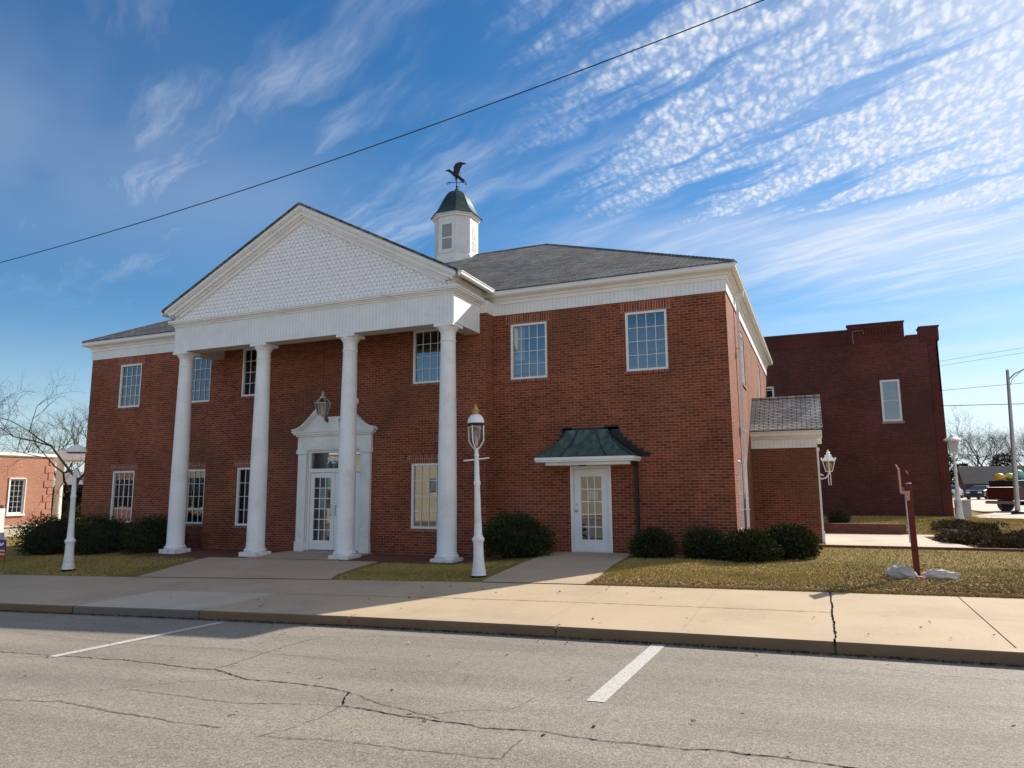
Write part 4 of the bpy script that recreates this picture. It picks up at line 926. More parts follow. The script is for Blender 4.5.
f = MB(); f.lathe([(.08,3.262),(.065,3.30),(.075,3.33),(.10,3.345),(.06,3.37),(.035,3.42),(.012,3.48),(.0,3.50)],la,10); f.build('finial', M_GOLD, L)
L.rotation_euler = (0,radians(-1.3),0); L.scale = (.97,.97,.97)
lb = (-15.88,-4.70,-.42)
L = lamp_common('street_lamp', lb, 'white lamp post with glass missing and hood askew, before the dark hedge')
f = MB(); f.path([(lb[0],lb[1],lb[2]+2.52),(lb[0]+.10,lb[1],lb[2]+2.62),(lb[0]+.18,lb[1],lb[2]+2.75),(lb[0]+.18,lb[1],lb[2]+3.02)],.013,6); f.path([(lb[0],lb[1],lb[2]+2.52),(lb[0]-.10,lb[1],lb[2]+2.64)],.013,6); f.build('frame', M_WHITE_WORN, L)
f = MB(); f.lathe([(.24,3.0),(.25,3.02),(.21,3.10),(.13,3.18),(.05,3.20)],lb,24); f.build('hood', M_WHITE_WORN, L, smooth=True)
f = MB(); f.lathe([(.20,2.985),(.22,2.998)],lb,24); f.build('hood_underside', M_BLACK, L)
L.rotation_euler = (0,radians(-.9),0)
lc = (6.68,15.0,.28)
L = lamp_common('street_lamp', lc, 'white lamp post with square frosted lantern at the corner of the dark brick building')
f = MB(); f.box(lc[0]-.15,lc[0]+.15,lc[1]-.15,lc[1]+.15,lc[2]+2.56,lc[2]+2.60); f.lathe([(.30,3.04),(.30,3.10),(.22,3.15),(.10,3.20),(.05,3.28),(.0,3.30)],lc,20)
for a in (-1,1):
    for b_ in (-1,1): f.tube((lc[0]+a*.12,lc[1]+b_*.12,lc[2]+2.6),(lc[0]+a*.16,lc[1]+b_*.16,lc[2]+3.05),.012,n=4)
f.build('hood', M_WHITE, L)
f = MB(); f.lathe([(.17,2.6),(.225,3.04)],lc,4,rot=pi/4); f.build('glass', plain('frosted_glass',(.55,.54,.52),.3), L)

# ================================================================ old brick building behind right
OB = empty('old_brick_building', (2,24,.3), 'tall dark red old brick building with stepped parapet, behind the porch', 'building')
OY = 18.0; oz = .3
mb = MB(); whole = [(4.56,5.34,4.42,6.28),(-.42,.12,4.42,6.28)]
wall(mb,'x',OY,.35,-14,6.86,-.2,8.0,whole)
mb.box(5.90,6.90,OY-.012,OY+.001,oz,8.30) if False else None
wall(mb,'y',6.86,-.35,OY+.35,46,-.2,8.0); wall(mb,'y',-14,.35,OY+.35,46,-.2,8.0); mb.box(-13.6,6.5,OY+.35,45.9,7.6,7.7)
mb.build('wall', M_BRICK_OLD, OB)
mb = MB()
mb.box(-14,3.42,OY,OY+.35,8.0,8.62); mb.box(3.42,5.68,OY-.02,OY+.40,8.0,8.84); mb.box(5.68,6.27,OY,OY+.35,8.0,8.17); mb.box(6.27,7.0,OY-.03,OY+.7,7.9,8.50)
mb.box(6.55,6.93,OY-.02,OY-.001,.3,7.9); mb.box(6.86,6.93,OY-.02,OY+.6,5.6,7.9)
for i in range(12): mb.box(4.0+i*.135,4.07+i*.135,OY-.05,OY-.021,8.35,8.68)
mb.box(3.42,5.68,OY-.06,OY-.021,8.68,8.80); mb.box(-14,3.41,OY-.02,OY-.001,7.98,8.06)
mb.build('parapet', brickmat('parapet_brick',(.13,.030,.024),(.095,.025,.02),(.10,.05,.04),var=.4), OB)
mb = MB(); mb.box(-14.03,3.40,OY-.03,OY+.38,8.62,8.68); mb.box(3.38,5.72,OY-.07,OY+.43,8.84,8.89); mb.box(5.72,6.24,OY-.02,OY+.37,8.17,8.22); mb.box(6.24,7.04,OY-.06,OY+.74,8.50,8.56)
mb.build('coping', plain('coping_tile',(.10,.05,.042),.7), OB)
mb = MB(); mb.path([(3.62,OY-.03,8.0),(3.60,OY-.04,8.45),(3.62,OY-.04,8.58),(4.05,OY-.07,8.58),(4.05,OY-.07,8.42)],.02,5); mb.build('conduit', plain('rusty_pipe',(.30,.19,.14),.7), OB)
for (a,b,z0_,z1_) in whole:
    o = window(OB,a,OY,z0_,b-a,z1_-z0_,cols=1,rows=2,blind=(plain('blue_shade',(.10,.20,.27),.5),.45),lintel=False,sill=False,fw=.09)
    s = MB(); s.box(a-.06,b+.06,OY-.06,OY+.02,z0_-.10,z0_-.005); s.build('stone_sill', plain('sill_stone',(.32,.24,.21),.8), o)
    n = 9; am = MB()
    for k in range(n):
        t0_, t1_ = k/n, (k+1)/n; xa, xb = a-.12+(b-a+.24)*t0_, a-.12+(b-a+.24)*t1_
        za = z1_+.01+.10*sin(pi*t0_)*.6; zb = z1_+.01+.10*sin(pi*t1_)*.6
        am.prism([(xa+.004,za),(xb-.004,zb),(xb-.004,zb+.2),(xa+.004,za+.2)],'y',OY-.006,OY+.02)
    am.build('brick_arch', M_BRICK_OLD, o)
mb = MB(); mb.box(6.84,7.3,16.3,17.1,.25,.98); mb.box(6.82,7.32,16.28,17.12,.98,1.02); mb.box(6.9,7.24,16.285,16.299,.4,.93)
tag(mb.build('utility_cabinet', plain('grey_enamel',(.40,.38,.36),.5), bevel=.01), 'plain grey utility cabinet standing behind the lamp post at the old building corner', 'utility cabinet')

# ================================================================ low walls right
mb = MB(); mb.box(1.83,4.30,9.3,9.52,-.1,.36)
tag(mb.build('brick_retaining_wall', M_PAVER, bevel=.008), 'low red brick retaining wall along the far side of the porch walk', 'low wall')
mb = MB(); mb.box(1.62,8.5,3.46,3.62,-.1,.062)
tag(mb.build('brick_edging', M_PAVER, bevel=.006), 'flush dark red brick edging strip between the lawn and the porch walk', 'edging')

# ================================================================ red sign post and rocks
RP = empty('sign_post', (3.26,-2.9,0), 'leaning dark red wooden sign post with a bare white-edged bracket on the lawn', 'sign post')
M_REDWOOD = plain('dark_red_paint', (.12,.016,.014), .5, var=.25, scale=6); M_REDPINK = plain('faded_pink_paint', (.55,.30,.27), .6)
f = MB(); f.box(3.215,3.312,-2.95,-2.86,-.05,1.66); f.build('post', M_REDWOOD, RP, bevel=.006)
f = MB(); f.box(3.195,3.213,-2.945,-2.90,.62,1.52); f.build('white_strip', plain('white_strip_paint',(.62,.56,.62),.4), RP)
f = MB(); f.box(3.125,3.145,-3.02,-2.62,1.52,1.94); f.box(3.136,3.213,-3.0,-2.7,1.50,1.545); f.build('bracket', M_REDWOOD, RP)
f = MB(); f.box(3.118,3.15,-3.035,-3.021,1.52,1.945); f.box(3.138,3.27,-3.015,-3.001,1.50,1.55); f.box(3.20,3.265,-2.99,-2.951,1.38,1.50); f.build('bracket_edge', M_REDPINK, RP)
f = MB(); f.box(3.288,3.298,-2.80,-2.5,1.55,1.80); f.box(3.285,3.30,-2.849,-2.80,1.50,1.60); f.build('rear_plate', M_REDWOOD, RP)
RP.rotation_euler = (radians(13),radians(-2.2),0)
def rock(name, c, r, label, mat):
    m = MB(); rng = random.Random(int(c[0]*100)); m.ball(c, r, 16, 10, jit=.26, rng=rng); o = m.build(name, mat, smooth=False, bevel=.012); tag(o, label, 'rock')
rock('rock', (2.98,-3.22,.07), (.24,.16,.15), 'rounded grey stone on the left of the red sign post', plain('grey_rock',(.46,.43,.39),.9,scale=9,bmp=1.0,dirt=(.2,.17,.13)))
rock('rock', (3.58,-3.15,.05), (.28,.15,.12), 'broken pale limestone lump on the right of the red sign post', plain('pale_rock',(.62,.55,.46),.9,scale=9,bmp=1.0,dirt=(.25,.2,.15)))
m = MB(); m.box(3.20,3.40,-3.32,-3.22,.0,.05); o = m.build('brick', plain('pink_brick',(.42,.17,.13),.8), bevel=.006); o.rotation_euler = (0,.05,-.5); tag(o,'loose pinkish brick lying at the foot of the red sign post','brick')

# ================================================================ shrubs
def leafcloud(mb, c, r, n, size, rng, up=.3, m=0, lumps=9):
    lp = []
    for k in range(lumps):
        a = rng.uniform(0,2*pi); e = rng.uniform(-.1,1.0)
        lp.append((Vector((cos(a)*cos(e),sin(a)*cos(e),sin(e))), rng.uniform(-.14,.22)))
    for i in range(n):
        a = rng.uniform(0,2*pi); s_ = rng.uniform(-.55,1); q = sqrt(1-s_*s_); d = Vector((q*cos(a), q*sin(a), s_))
        rad = 1+sum(h*math.exp(-((d-l).length/.38)**2) for l, h in lp)-.10
        rad *= .93*(rng.uniform(.74,1.0) if rng.random() < .72 else rng.uniform(.98,1.22))
        p = Vector((c[0]+d.x*r[0]*rad, c[1]+d.y*r[1]*rad, c[2]+d.z*r[2]*rad))
        nrm = Vector((rng.gauss(0,1),rng.gauss(0,1),rng.gauss(0,1))).normalized()
        t = (d+Vector((rng.gauss(0,.45),rng.gauss(0,.45),rng.gauss(0,.45)+up))).normalized(); b = t.cross(nrm)
        if b.length < 1e-3: continue
        b.normalize(); L_ = size*rng.uniform(.6,1.4); w_ = L_*.22
        mb.add([p-b*w_, p+t*L_*.5+b*0-b*w_*.6, p+t*L_, p+b*w_+t*L_*.35], [(0,1,2,3)], m)
def shrub(name, c, r, label, seed, n=5200, size=.075, mat=M_YEW, group=None, cat='shrub'):
    rng = random.Random(seed); S_ = empty(name, (c[0],c[1],c[2]-r[2]*.5), label, cat, group)
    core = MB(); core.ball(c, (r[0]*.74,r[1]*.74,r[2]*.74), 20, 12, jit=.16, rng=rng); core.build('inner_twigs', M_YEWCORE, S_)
    f = MB(); leafcloud(f, c, r, n, size, rng); f.build('foliage', mat, S_, recalc=False); return S_
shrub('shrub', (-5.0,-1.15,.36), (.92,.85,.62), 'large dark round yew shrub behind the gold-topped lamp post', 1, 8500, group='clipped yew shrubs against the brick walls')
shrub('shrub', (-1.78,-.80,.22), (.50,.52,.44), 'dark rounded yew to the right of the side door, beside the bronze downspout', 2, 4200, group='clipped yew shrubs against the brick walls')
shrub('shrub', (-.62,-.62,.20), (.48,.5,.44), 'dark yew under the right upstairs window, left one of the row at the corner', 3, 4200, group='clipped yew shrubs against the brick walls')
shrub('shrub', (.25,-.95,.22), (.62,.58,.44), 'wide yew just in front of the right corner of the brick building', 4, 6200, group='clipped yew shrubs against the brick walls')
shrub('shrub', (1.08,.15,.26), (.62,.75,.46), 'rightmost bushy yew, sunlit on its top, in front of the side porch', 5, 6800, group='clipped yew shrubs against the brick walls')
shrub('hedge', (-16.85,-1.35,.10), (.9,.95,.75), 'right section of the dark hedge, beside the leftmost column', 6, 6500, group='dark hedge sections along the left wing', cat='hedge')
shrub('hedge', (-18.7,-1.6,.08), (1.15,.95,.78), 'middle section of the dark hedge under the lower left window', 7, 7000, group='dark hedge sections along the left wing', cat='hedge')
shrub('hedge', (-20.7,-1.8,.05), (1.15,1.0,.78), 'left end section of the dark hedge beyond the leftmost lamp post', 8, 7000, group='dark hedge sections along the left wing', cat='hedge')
shrub('small_bush', (2.35,10.6,.48), (.38,.38,.34), 'small brownish round bush beside the porch behind the retaining wall', 9, 1800, .07, leafmat('brown_foliage',(.05,.045,.03),(.13,.10,.06)))
mb = MB()
for a, b in zip(frange(4.72,12,.7), frange(4.72,12,.7)[1:]):
    for c_, d_ in zip(frange(3.64,8.5,.6), frange(3.64,8.5,.6)[1:]):
        if not (a < 5.35 and c_ < 5.0): mb.poly([(a,c_,G(a,c_)+.012),(b,c_,G(b,c_)+.012),(b,d_,G(b,d_)+.012),(a,d_,G(a,d_)+.012)])
tag(mb.build('planting_bed', M_MULCH, recalc=False, shift=(0,0,0)), kind='structure')
# low spreading junipers on the right
def juniper(c, r, label, seed, n):
    rng = random.Random(seed); r = (r[0]*1.1, r[1]*1.0, r[2]*.80); S_ = empty('juniper', (c[0],c[1],c[2]), label, 'ground shrub', 'spreading junipers beside the porch walk'); f = MB()
    for k in range(26):
        a = rng.uniform(0,2*pi); q = sqrt(rng.random())*.8; cc = (c[0]+cos(a)*q*r[0], c[1]+sin(a)*q*r[1], c[2]+.04)
        leafcloud(f, cc, (r[0]*.26,r[1]*.26,r[2]*rng.uniform(.6,1.1)), n//26, .085, rng, up=.0, lumps=3)
    f.build('foliage', M_JUNIPER, S_, recalc=False)
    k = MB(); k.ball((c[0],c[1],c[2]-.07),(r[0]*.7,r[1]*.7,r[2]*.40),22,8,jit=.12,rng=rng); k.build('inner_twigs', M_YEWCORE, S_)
juniper((5.75,6.3,.03),(.95,1.5,.28),'dark spreading juniper mat nearest the porch walk',21,7500)
juniper((7.5,6.8,.05),(1.2,1.6,.34),'low juniper mat with brown leaves at the right edge of the picture',22,7500)
juniper((6.7,4.5,.02),(1.35,.95,.22),'low brown-tinged juniper mat in front of the others, nearest the lawn',24,7500)
juniper((6.2,10.4,.2),(1.0,1.6,.22),'brown-green juniper mat on the slope below the far lamp post',23,4500)

# ================================================================ grass blades and dead leaves
def scatter(name, n, region, zmax, mat, kindlabel, cat, seed, w=.006, flat=False, avoid=None):
    rng = random.Random(seed); vs = []; fs = []; k = 0
    while k < n:
        x0_,x1_,y0_,y1_ = region[rng.randrange(len(region))] if isinstance(region[0], tuple) else region
        x = rng.uniform(x0_,x1_); y = rng.uniform(y0_,y1_)
        if avoid and avoid(x,y): k += 1; continue
        z = G(x,y); a = rng.uniform(0,2*pi)
        if flat:
            s_ = rng.uniform(.6,1.3)*w; ca, sa = cos(a)*s_, sin(a)*s_; t = rng.uniform(-.5,.5)*s_
            o = len(vs); vs += [(x-ca,y-sa,z+.012+t+s_*.3),(x+sa*.7,y-ca*.7,z+.012),(x+ca,y+sa,z+.012+s_*.5-t),(x-sa*.7,y+ca*.7,z+.018+s_*.4)]; fs.append((o,o+1,o+2,o+3))
        else:
            h = zmax*rng.uniform(.4,1.1); ww = w*rng.uniform(.7,1.5); bx_, by_ = rng.uniform(-.7,.7)*h, rng.uniform(-.7,.7)*h
            o = len(vs); vs += [(x-cos(a)*ww,y-sin(a)*ww,z-.004),(x+cos(a)*ww,y+sin(a)*ww,z-.004),(x+bx_,y+by_,z+h)]; fs.append((o,o+1,o+2))
        k += 1
    me = bpy.data.meshes.new(name); me.from_pydata(vs,[],fs); me.materials.append(mat); o = bpy.data.objects.new(name,me); COL.objects.link(o)
    return tag(o, kindlabel, cat, kind='stuff')
def inwalk(x,y):
    if -4.45 < x < -2.0 and y < 0 and x < -2.0-.1*(y+5.3)*.6: return True
    if -13.7 < x < -7.2 and y > -5.3: return not (x > -8.0+.0 and x < -7.2 and y > -5.1 and x > -7.35-.2*(y+5.3))
    if -16.4 < x < -6.0 and y > -2.5: return True
    return False
scatter('lawn_grass', 105000, [(-2.2,9.5,-5.31,-5.2),(-2.2,9.5,-5.27,-3),(-2.2,9.5,-5.27,-1),(-2.2,10,-3,3.4)], .045, M_BLADE, 'short yellow-green winter lawn between the sidewalk and the right wing', 'grass', 31, .006, avoid=inwalk)
scatter('lawn_grass', 30000, [(-7.9,-4.0,-5.27,-2.5),(-26,-12.8,-5.27,-2.5)], .05, M_BLADE, 'shaded strips of short winter grass in front of the portico and hedge', 'grass', 32, .007, avoid=inwalk)
scatter('dry_leaves', 2600, [(4.8,11,3.7,8.4)], .0, M_DRYLEAF, 'brown leaf litter caught among the junipers in the planting bed', 'leaves', 39, .03, True)
scatter('rear_grass', 26000, [(1.9,9,9.6,18),(4.3,12,9.6,16)], .05, M_BLADE, 'raised strip of dry grass in front of the old brick building', 'grass', 33, .012)
scatter('dry_leaves', 5200, [(-2,9.5,-5.25,-4.7)], 0, M_DRYLEAF, 'brown dead leaves gathered along the lawn edge of the sidewalk', 'leaves', 34, .022, True, inwalk)
scatter('dry_leaves', 3800, [(2.0,5.0,-4.6,-2.6),(4.2,9.5,-3,14),(-2,9,-4.8,2)], 0, M_DRYLEAF, 'scattered brown dead leaves lying over the right lawn and round the post', 'leaves', 35, .024, True, inwalk)
scatter('gutter_grit', 2600, [(-14,9.5,-8.90,-8.815)], 0, plain('dark_grit', (.05,.042,.034), .95, var=.5, scale=30, spec=0), 'dark grit and leaf crumbs lying in the gutter along the curb', 'grit', 37, .014, True)
scatter('dry_leaves', 150, [(-9,9,-8.6,-5.3),(-7,6,-13,-8.9)], 0, M_DRYLEAF, 'few stray dead leaves on the sidewalk and road', 'leaves', 38, .022, True)
scatter('dry_leaves', 420, [(-8,-4,-5.2,-2.7),(-6,-1,-.9,-.1),(-22,-13,-5.2,-2.7)], 0, M_DRYLEAF, 'dead leaves lying on the shaded lawn strips by the portico', 'leaves', 36, .024, True, inwalk)

# ================================================================ trees
def bare_tree(name, loc, H, label, seed, mat=M_BARK, depth=6, group=None, spread=1.0, trunk=.2):
    rng = random.Random(seed); T_ = empty(name, loc, label, 'tree', group); tr_ = MB(); cr_ = MB()
    def grow(p, d, L_, r, lev):
        n = 3 if lev < 2 else 2; pts = [p]; q = p; dd = d
        for i in range(n):
            dd = (dd+Vector((rng.gauss(0,.13),rng.gauss(0,.13),rng.gauss(.03,.08)))).normalized(); q = q+dd*L_/n; pts.append(q)
        mb_ = tr_ if lev == 0 else cr_
        for i in range(n): mb_.tube(pts[i],pts[i+1],r*(1-.4*i/n),r*(1-.4*(i+1)/n), 7 if lev == 0 else (5 if lev < 3 else 3), cap=False)
        if lev >= depth: return
        k = rng.choice((2,3,3)) if lev else 4
        for j in range(k):
            a = rng.uniform(0,2*pi); tilt = rng.uniform(.35,.95)*spread
            o_ = dd.orthogonal().normalized(); o_ = o_*cos(a)+dd.cross(o_)*sin(a)
            nd = (dd*cos(tilt)+o_*sin(tilt)+Vector((0,0,.12))).normalized()
            sp_ = pts[-1] if j < 2 else pts[rng.randrange(1,len(pts))]
            grow(sp_, nd, L_*rng.uniform(.62,.86), r*.58, lev+1)
    grow(Vector(loc), Vector((0,0,1)), H*.27, trunk, 0)
    tr_.build('trunk', mat, T_, recalc=False); cr_.build('crown', mat, T_, recalc=False); return T_
bare_tree('bare_tree', (-38.5,11.0,-.9), 12.0, 'bare dark-branched tree spreading above the neighbouring building porch', 51, M_BARK, 7, spread=1.2, trunk=.15)
bare_tree('bare_tree', (-47.5,8.0,-1), 11, 'bare tree rising behind the neighbouring flat-roofed building', 52, M_BARK, 7, spread=1.25, trunk=.16)
t0 = bare_tree('bare_tree', (-66,34,-1.2), 14.5, 'tall thin bare tree far behind the left end of the brick building', 53, M_BARKFAR, 6, 'distant bare trees behind the neighbouring building')
t1 = bare_tree('bare_tree', (24,104,.1), 13.5, 'broad bare tree standing behind the far grey-roofed house', 54, M_BARKFAR, 8, 'distant bare trees beyond the parked cars', trunk=.2)
def tcopy(src, loc, sc, rz, label, group):
    c_ = copy_tree(src, None, loc, label); c_.scale = (sc,)*3; c_.rotation_euler = (0,0,rz); c_['group'] = group
gl = 'distant bare trees behind the neighbouring building'; gr = 'distant bare trees beyond the parked cars'
for i, (x,y,s_,rz) in enumerate(((-74,36,1.0,1),(-82,34,.9,2.2),(-70,44,1.05,3.5),(-60,30,.8,4.4),(-90,40,1.0,5.1),(-78,28,.75,.5))):
    tcopy(t0, (x,y,-1.2), s_, rz, 'one of the thin bare trees in the far row behind the left neighbouring building', gl)
for i, (x,y,s_,rz) in enumerate(((18.5,112,.85,1),(30,108,.95,2.2),(21,122,1.0,3.5),(34,120,1.05,4.4),(27,130,1.1,5.1),(16,128,.95,.5),(40,114,.9,1.8),(37,132,1.1,2.9))):
    tcopy(t1, (x,y,.1), s_, rz, 'one of the bare trees in the far row beyond the cars and grey-roofed house', gr)
t0['label'] = 'one of the thin bare trees in the far row behind the left neighbouring building'
def cedar(loc, H, R_, seed, label):
    rng = random.Random(seed); T_ = empty('evergreen_tree', loc, label, 'tree', 'dark evergreens below the distant trees')
    t_ = MB(); t_.tube(loc,(loc[0],loc[1],loc[2]+H*.9),.2,.03,6); t_.build('trunk', M_BARKFAR, T_)
    f_ = MB()
    for k in range(7):
        q = k/7; leafcloud(f_, (loc[0]+rng.uniform(-.3,.3)*R_,loc[1],loc[2]+H*(.15+.75*q)), (R_*(1-q*.75),R_*(1-q*.75),H*.14), 260, .45, rng, lumps=4)
    f_.build('crown', M_CEDAR, T_, recalc=False)
el = 'one of the dark scrubby evergreens massed under the distant bare trees'
for i, (x,y,h_,r_) in enumerate(((17,108,6,3.4),(22,110,5.5,3.2),(27,108,7,3.6),(31,106,5.5,3.4),(36,108,6,3.5),(19.5,114,7.5,3.0),(-62,28,4.5,3),(-70,30,4.5,3.5),(-78,32,5,3.6),(-86,30,5,3.6),(-56,26,4.2,2.6))):
    cedar((x,y,-.2 if x > 0 else -1.2), h_, r_, 60+i, el)

# ================================================================ neighbour building on the left
NB = empty('neighbor_building', (-48,8,-1), 'single-storey orange brick building with white cornice and small white porch, at the far left', 'building')
mb = MB(); wall(mb,'y',-42,-.3,-2,12.6,-1.2,3.75,[(10.02,10.93,.35,2.38),(5.5,6.4,.35,2.38)]); wall(mb,'x',12.6,-.3,-56,-42.3,-1.2,3.75); wall(mb,'x',-2,.3,-56,-42.3,-1.2,3.75); mb.box(-56,-42.31,-1.69,12.29,3.2,3.3)
mb.build('wall', M_BRICK_NB, NB)
mb = MB(); mb.box(-56,-41.9,-2.1,12.7,3.75,3.93); mb.box(-56,-41.98,-2.02,12.62,3.68,3.75); mb.build('cornice', M_WHITE, NB)
mb = MB(); mb.box(-41.998,-41.93,-2,12.62,-1.2,-.42); mb.box(-41.999,-41.86,-2,12.68,-.42,-.32); mb.build('stone_base', M_CONCF, NB)
for yy in (10.02,5.5):
    o = window(NB,-42,yy,.35,.91,2.03,axis='y',cols=3,rows=6,blind=(plain('white_shade',(.62,.63,.60),.7),0,.095),lintel=False,sill=False,fw=.08)
    s = MB(); s.box(-42.02,-41.9,yy-.08,yy+.99,.22,.348); s.box(-41.998,-41.95,yy-.05,yy-.003,.35,2.42); s.box(-41.998,-41.95,yy+.913,yy+.96,.35,2.42); s.box(-41.998,-41.95,yy-.05,yy+.96,2.382,2.45); s.build('casing', M_WHITE, o)
mb = MB()
for k in range(9): 
    zz = -.3+k*.44; ln = .55 if k%2 else .32; mb.box(-41.999,-41.965,12.62-ln,12.622,zz,zz+.41)
mb.build('quoin', M_BRICK_NB, NB)
mb = MB(); mb.box(-47.4,-42.2,15.7,18.4,3.75,4.25); mb.box(-47.5,-42.1,15.6,18.5,4.25,4.38); NP = mb.build('porch', M_WHITE, NB)
for (x,y) in ((-46.3,16.0),(-42.6,16.0),(-46.3,18.1),(-42.6,18.1)):
    mb = MB(); mb.lathe([(.32,-1.0),(.32,-.85),(.27,-.8),(.22,3.5),(.27,3.6),(.29,3.75)],(x,y,0),16); mb.build('porch_column', M_WHITE, NP, smooth=True)
aw = empty('white_awning', (-52,24,-1), 'small white canopy on thin posts behind the neighbouring porch', 'canopy')
mb = MB(); mb.box(-55,-49,22,25,2.2,3.2); mb.build('roof_panel', M_WHITE, aw)
for x in (-54.8,-49.2):
    for y in (22.2,24.8): mb = MB(); mb.box(x-.06,x+.06,y-.06,y+.06,-1,2.2); mb.build('support_post', M_WHITE, aw)
GH = empty('grey_roofed_house', (-52,34,-1), 'grey-blue gabled roof house seen between the neighbouring porch and the brick building', 'house')
mb = MB(); wall(mb,'x',30,.2,-60,-46,-1,2.6); wall(mb,'y',-46,-.2,30.2,38,-1,2.6); wall(mb,'x',38,.2,-60,-46,-1,2.6); wall(mb,'y',-60,.2,30.2,38,-1,2.6); mb.build('wall', plain('tan_stucco',(.42,.38,.32),.8), GH)
mb = MB(); mb.prism([(29.5,2.5),(34.1,6.6),(38.7,2.5),(38.7,2.4),(34.1,6.4),(29.5,2.4)],'x',-60.4,-45.6); mb.build('roof', plain('blue_grey_shingle',(.11,.13,.16),.8), GH)
for x in (-58,-55,-50.5,-48): window(GH,x,30,.1,1.0,1.4,cols=2,rows=2,lintel=False,sill=False)
# small sign and box by the hedge
YS_ = empty('yard_sign', (-20.05,-3.75,-.45), 'blue and red striped yard sign on thin legs at the left picture edge', 'sign')
mb = MB(); mb.box(-20.65,-19.86,-3.80,-3.785,-.02,.22) ; mb.build('blue_panel', plain('sign_blue',(.02,.03,.22),.5), YS_)
mb = MB(); mb.box(-20.65,-19.86,-3.80,-3.785,-.30,-.022); mb.build('red_panel', plain('sign_red',(.45,.035,.03),.5), YS_)
mb = MB(); mb.box(-20.65,-19.86,-3.804,-3.8005,-.10,-.075); mb.box(-20.65,-19.86,-3.804,-3.8005,-.20,-.175); mb.prism([(-20.02,.04),(-19.93,.10),(-19.95,.15),(-20.05,.10),(-20.15,.16),(-20.2,.07)],'y',-3.804,-3.8005); mb.build('white_stripe', M_LETTER, YS_)
mb = MB(); mb.box(-20.6,-19.98,-3.80,-3.786,.222,.42); mb.build('top_panel', plain('sign_grey',(.42,.42,.47),.5), YS_)
for x in (-19.87,-20.6): mb = MB(); mb.tube((x,-3.78,-.62),(x,-3.78,.2),.008,n=5); mb.build('sign_leg', M_DARKMETAL, YS_)
PB = empty('meter_pedestal', (-33.5,4.2,-.8), 'dark blue pedestal with white side standing beyond the left end of the hedge', 'utility pedestal')
mb = MB(); mb.box(-33.6,-33.3,4.1,4.4,-.9,1.0); mb.build('cabinet', plain('navy_enamel',(.03,.04,.09),.5), PB); mb = MB(); mb.box(-33.29,-33.15,4.1,4.4,-.9,.85); mb.build('side_plate', M_WHITE, PB)

# ================================================================ things far right
PL = empty('light_pole', (10.02,22,.25), 'tall grey steel street light pole with curved arm in front of the red pickup', 'street light')
mb = MB(); mb.tube((10.02,22,.2),(10.22,22,6.95),.115,.065,10); mb.build('pole', M_GALV, PL, smooth=True)
mb = MB(); mb.path([(10.20,22,6.45),(10.5,22,6.75),(11.0,22.1,6.98),(11.8,22.2,7.1)],.035,6); mb.path([(10.19,22,6.05),(10.38,22,6.5),(10.85,22.1,6.92)],.015,5); mb.build('arm', M_GALV, PL)
mb = MB(); mb.ball((12.1,22.25,7.1),(.38,.14,.10),12,6); mb.build('lamp_head', M_GALV, PL, smooth=True)
mb = MB(); mb.lathe([(.26,0),(.26,.16),(.19,.2)],(10.02,22,.26),12); mb.build('footing', M_BLACK, PL)
HS = empty('grey_roofed_house', (23,96,.1), 'low brown house with a grey gabled roof beyond the parked cars', 'house')
mb = MB(); wall(mb,'x',93,.2,19.6,30,.0,2.2,[(22,23,.9,1.8)]); mb.prism([(93.2,2.2),(95.5,4.0),(97.8,2.2)],'x',19.6,19.8); wall(mb,'y',19.6,.2,93.2,98,.0,2.2); wall(mb,'x',98,.2,19.6,30,0,2.2); mb.build('wall', plain('brown_siding',(.12,.08,.065),.8), HS)
mb = MB(); mb.prism([(92.4,2.0),(95.5,4.25),(98.6,2.0),(98.6,1.9),(95.5,4.1),(92.4,1.9)],'x',19.1,30.4); mb.build('roof', plain('brown_grey_shingle',(.24,.195,.165),.95,spec=0), HS)
window(HS,22,93,.9,1.0,.9,cols=2,rows=1,lintel=False,sill=False)
mb = MB(); mb.prism([(19.0,2.0-.1),(19.0,2.0)],'x',0,0) if False else None
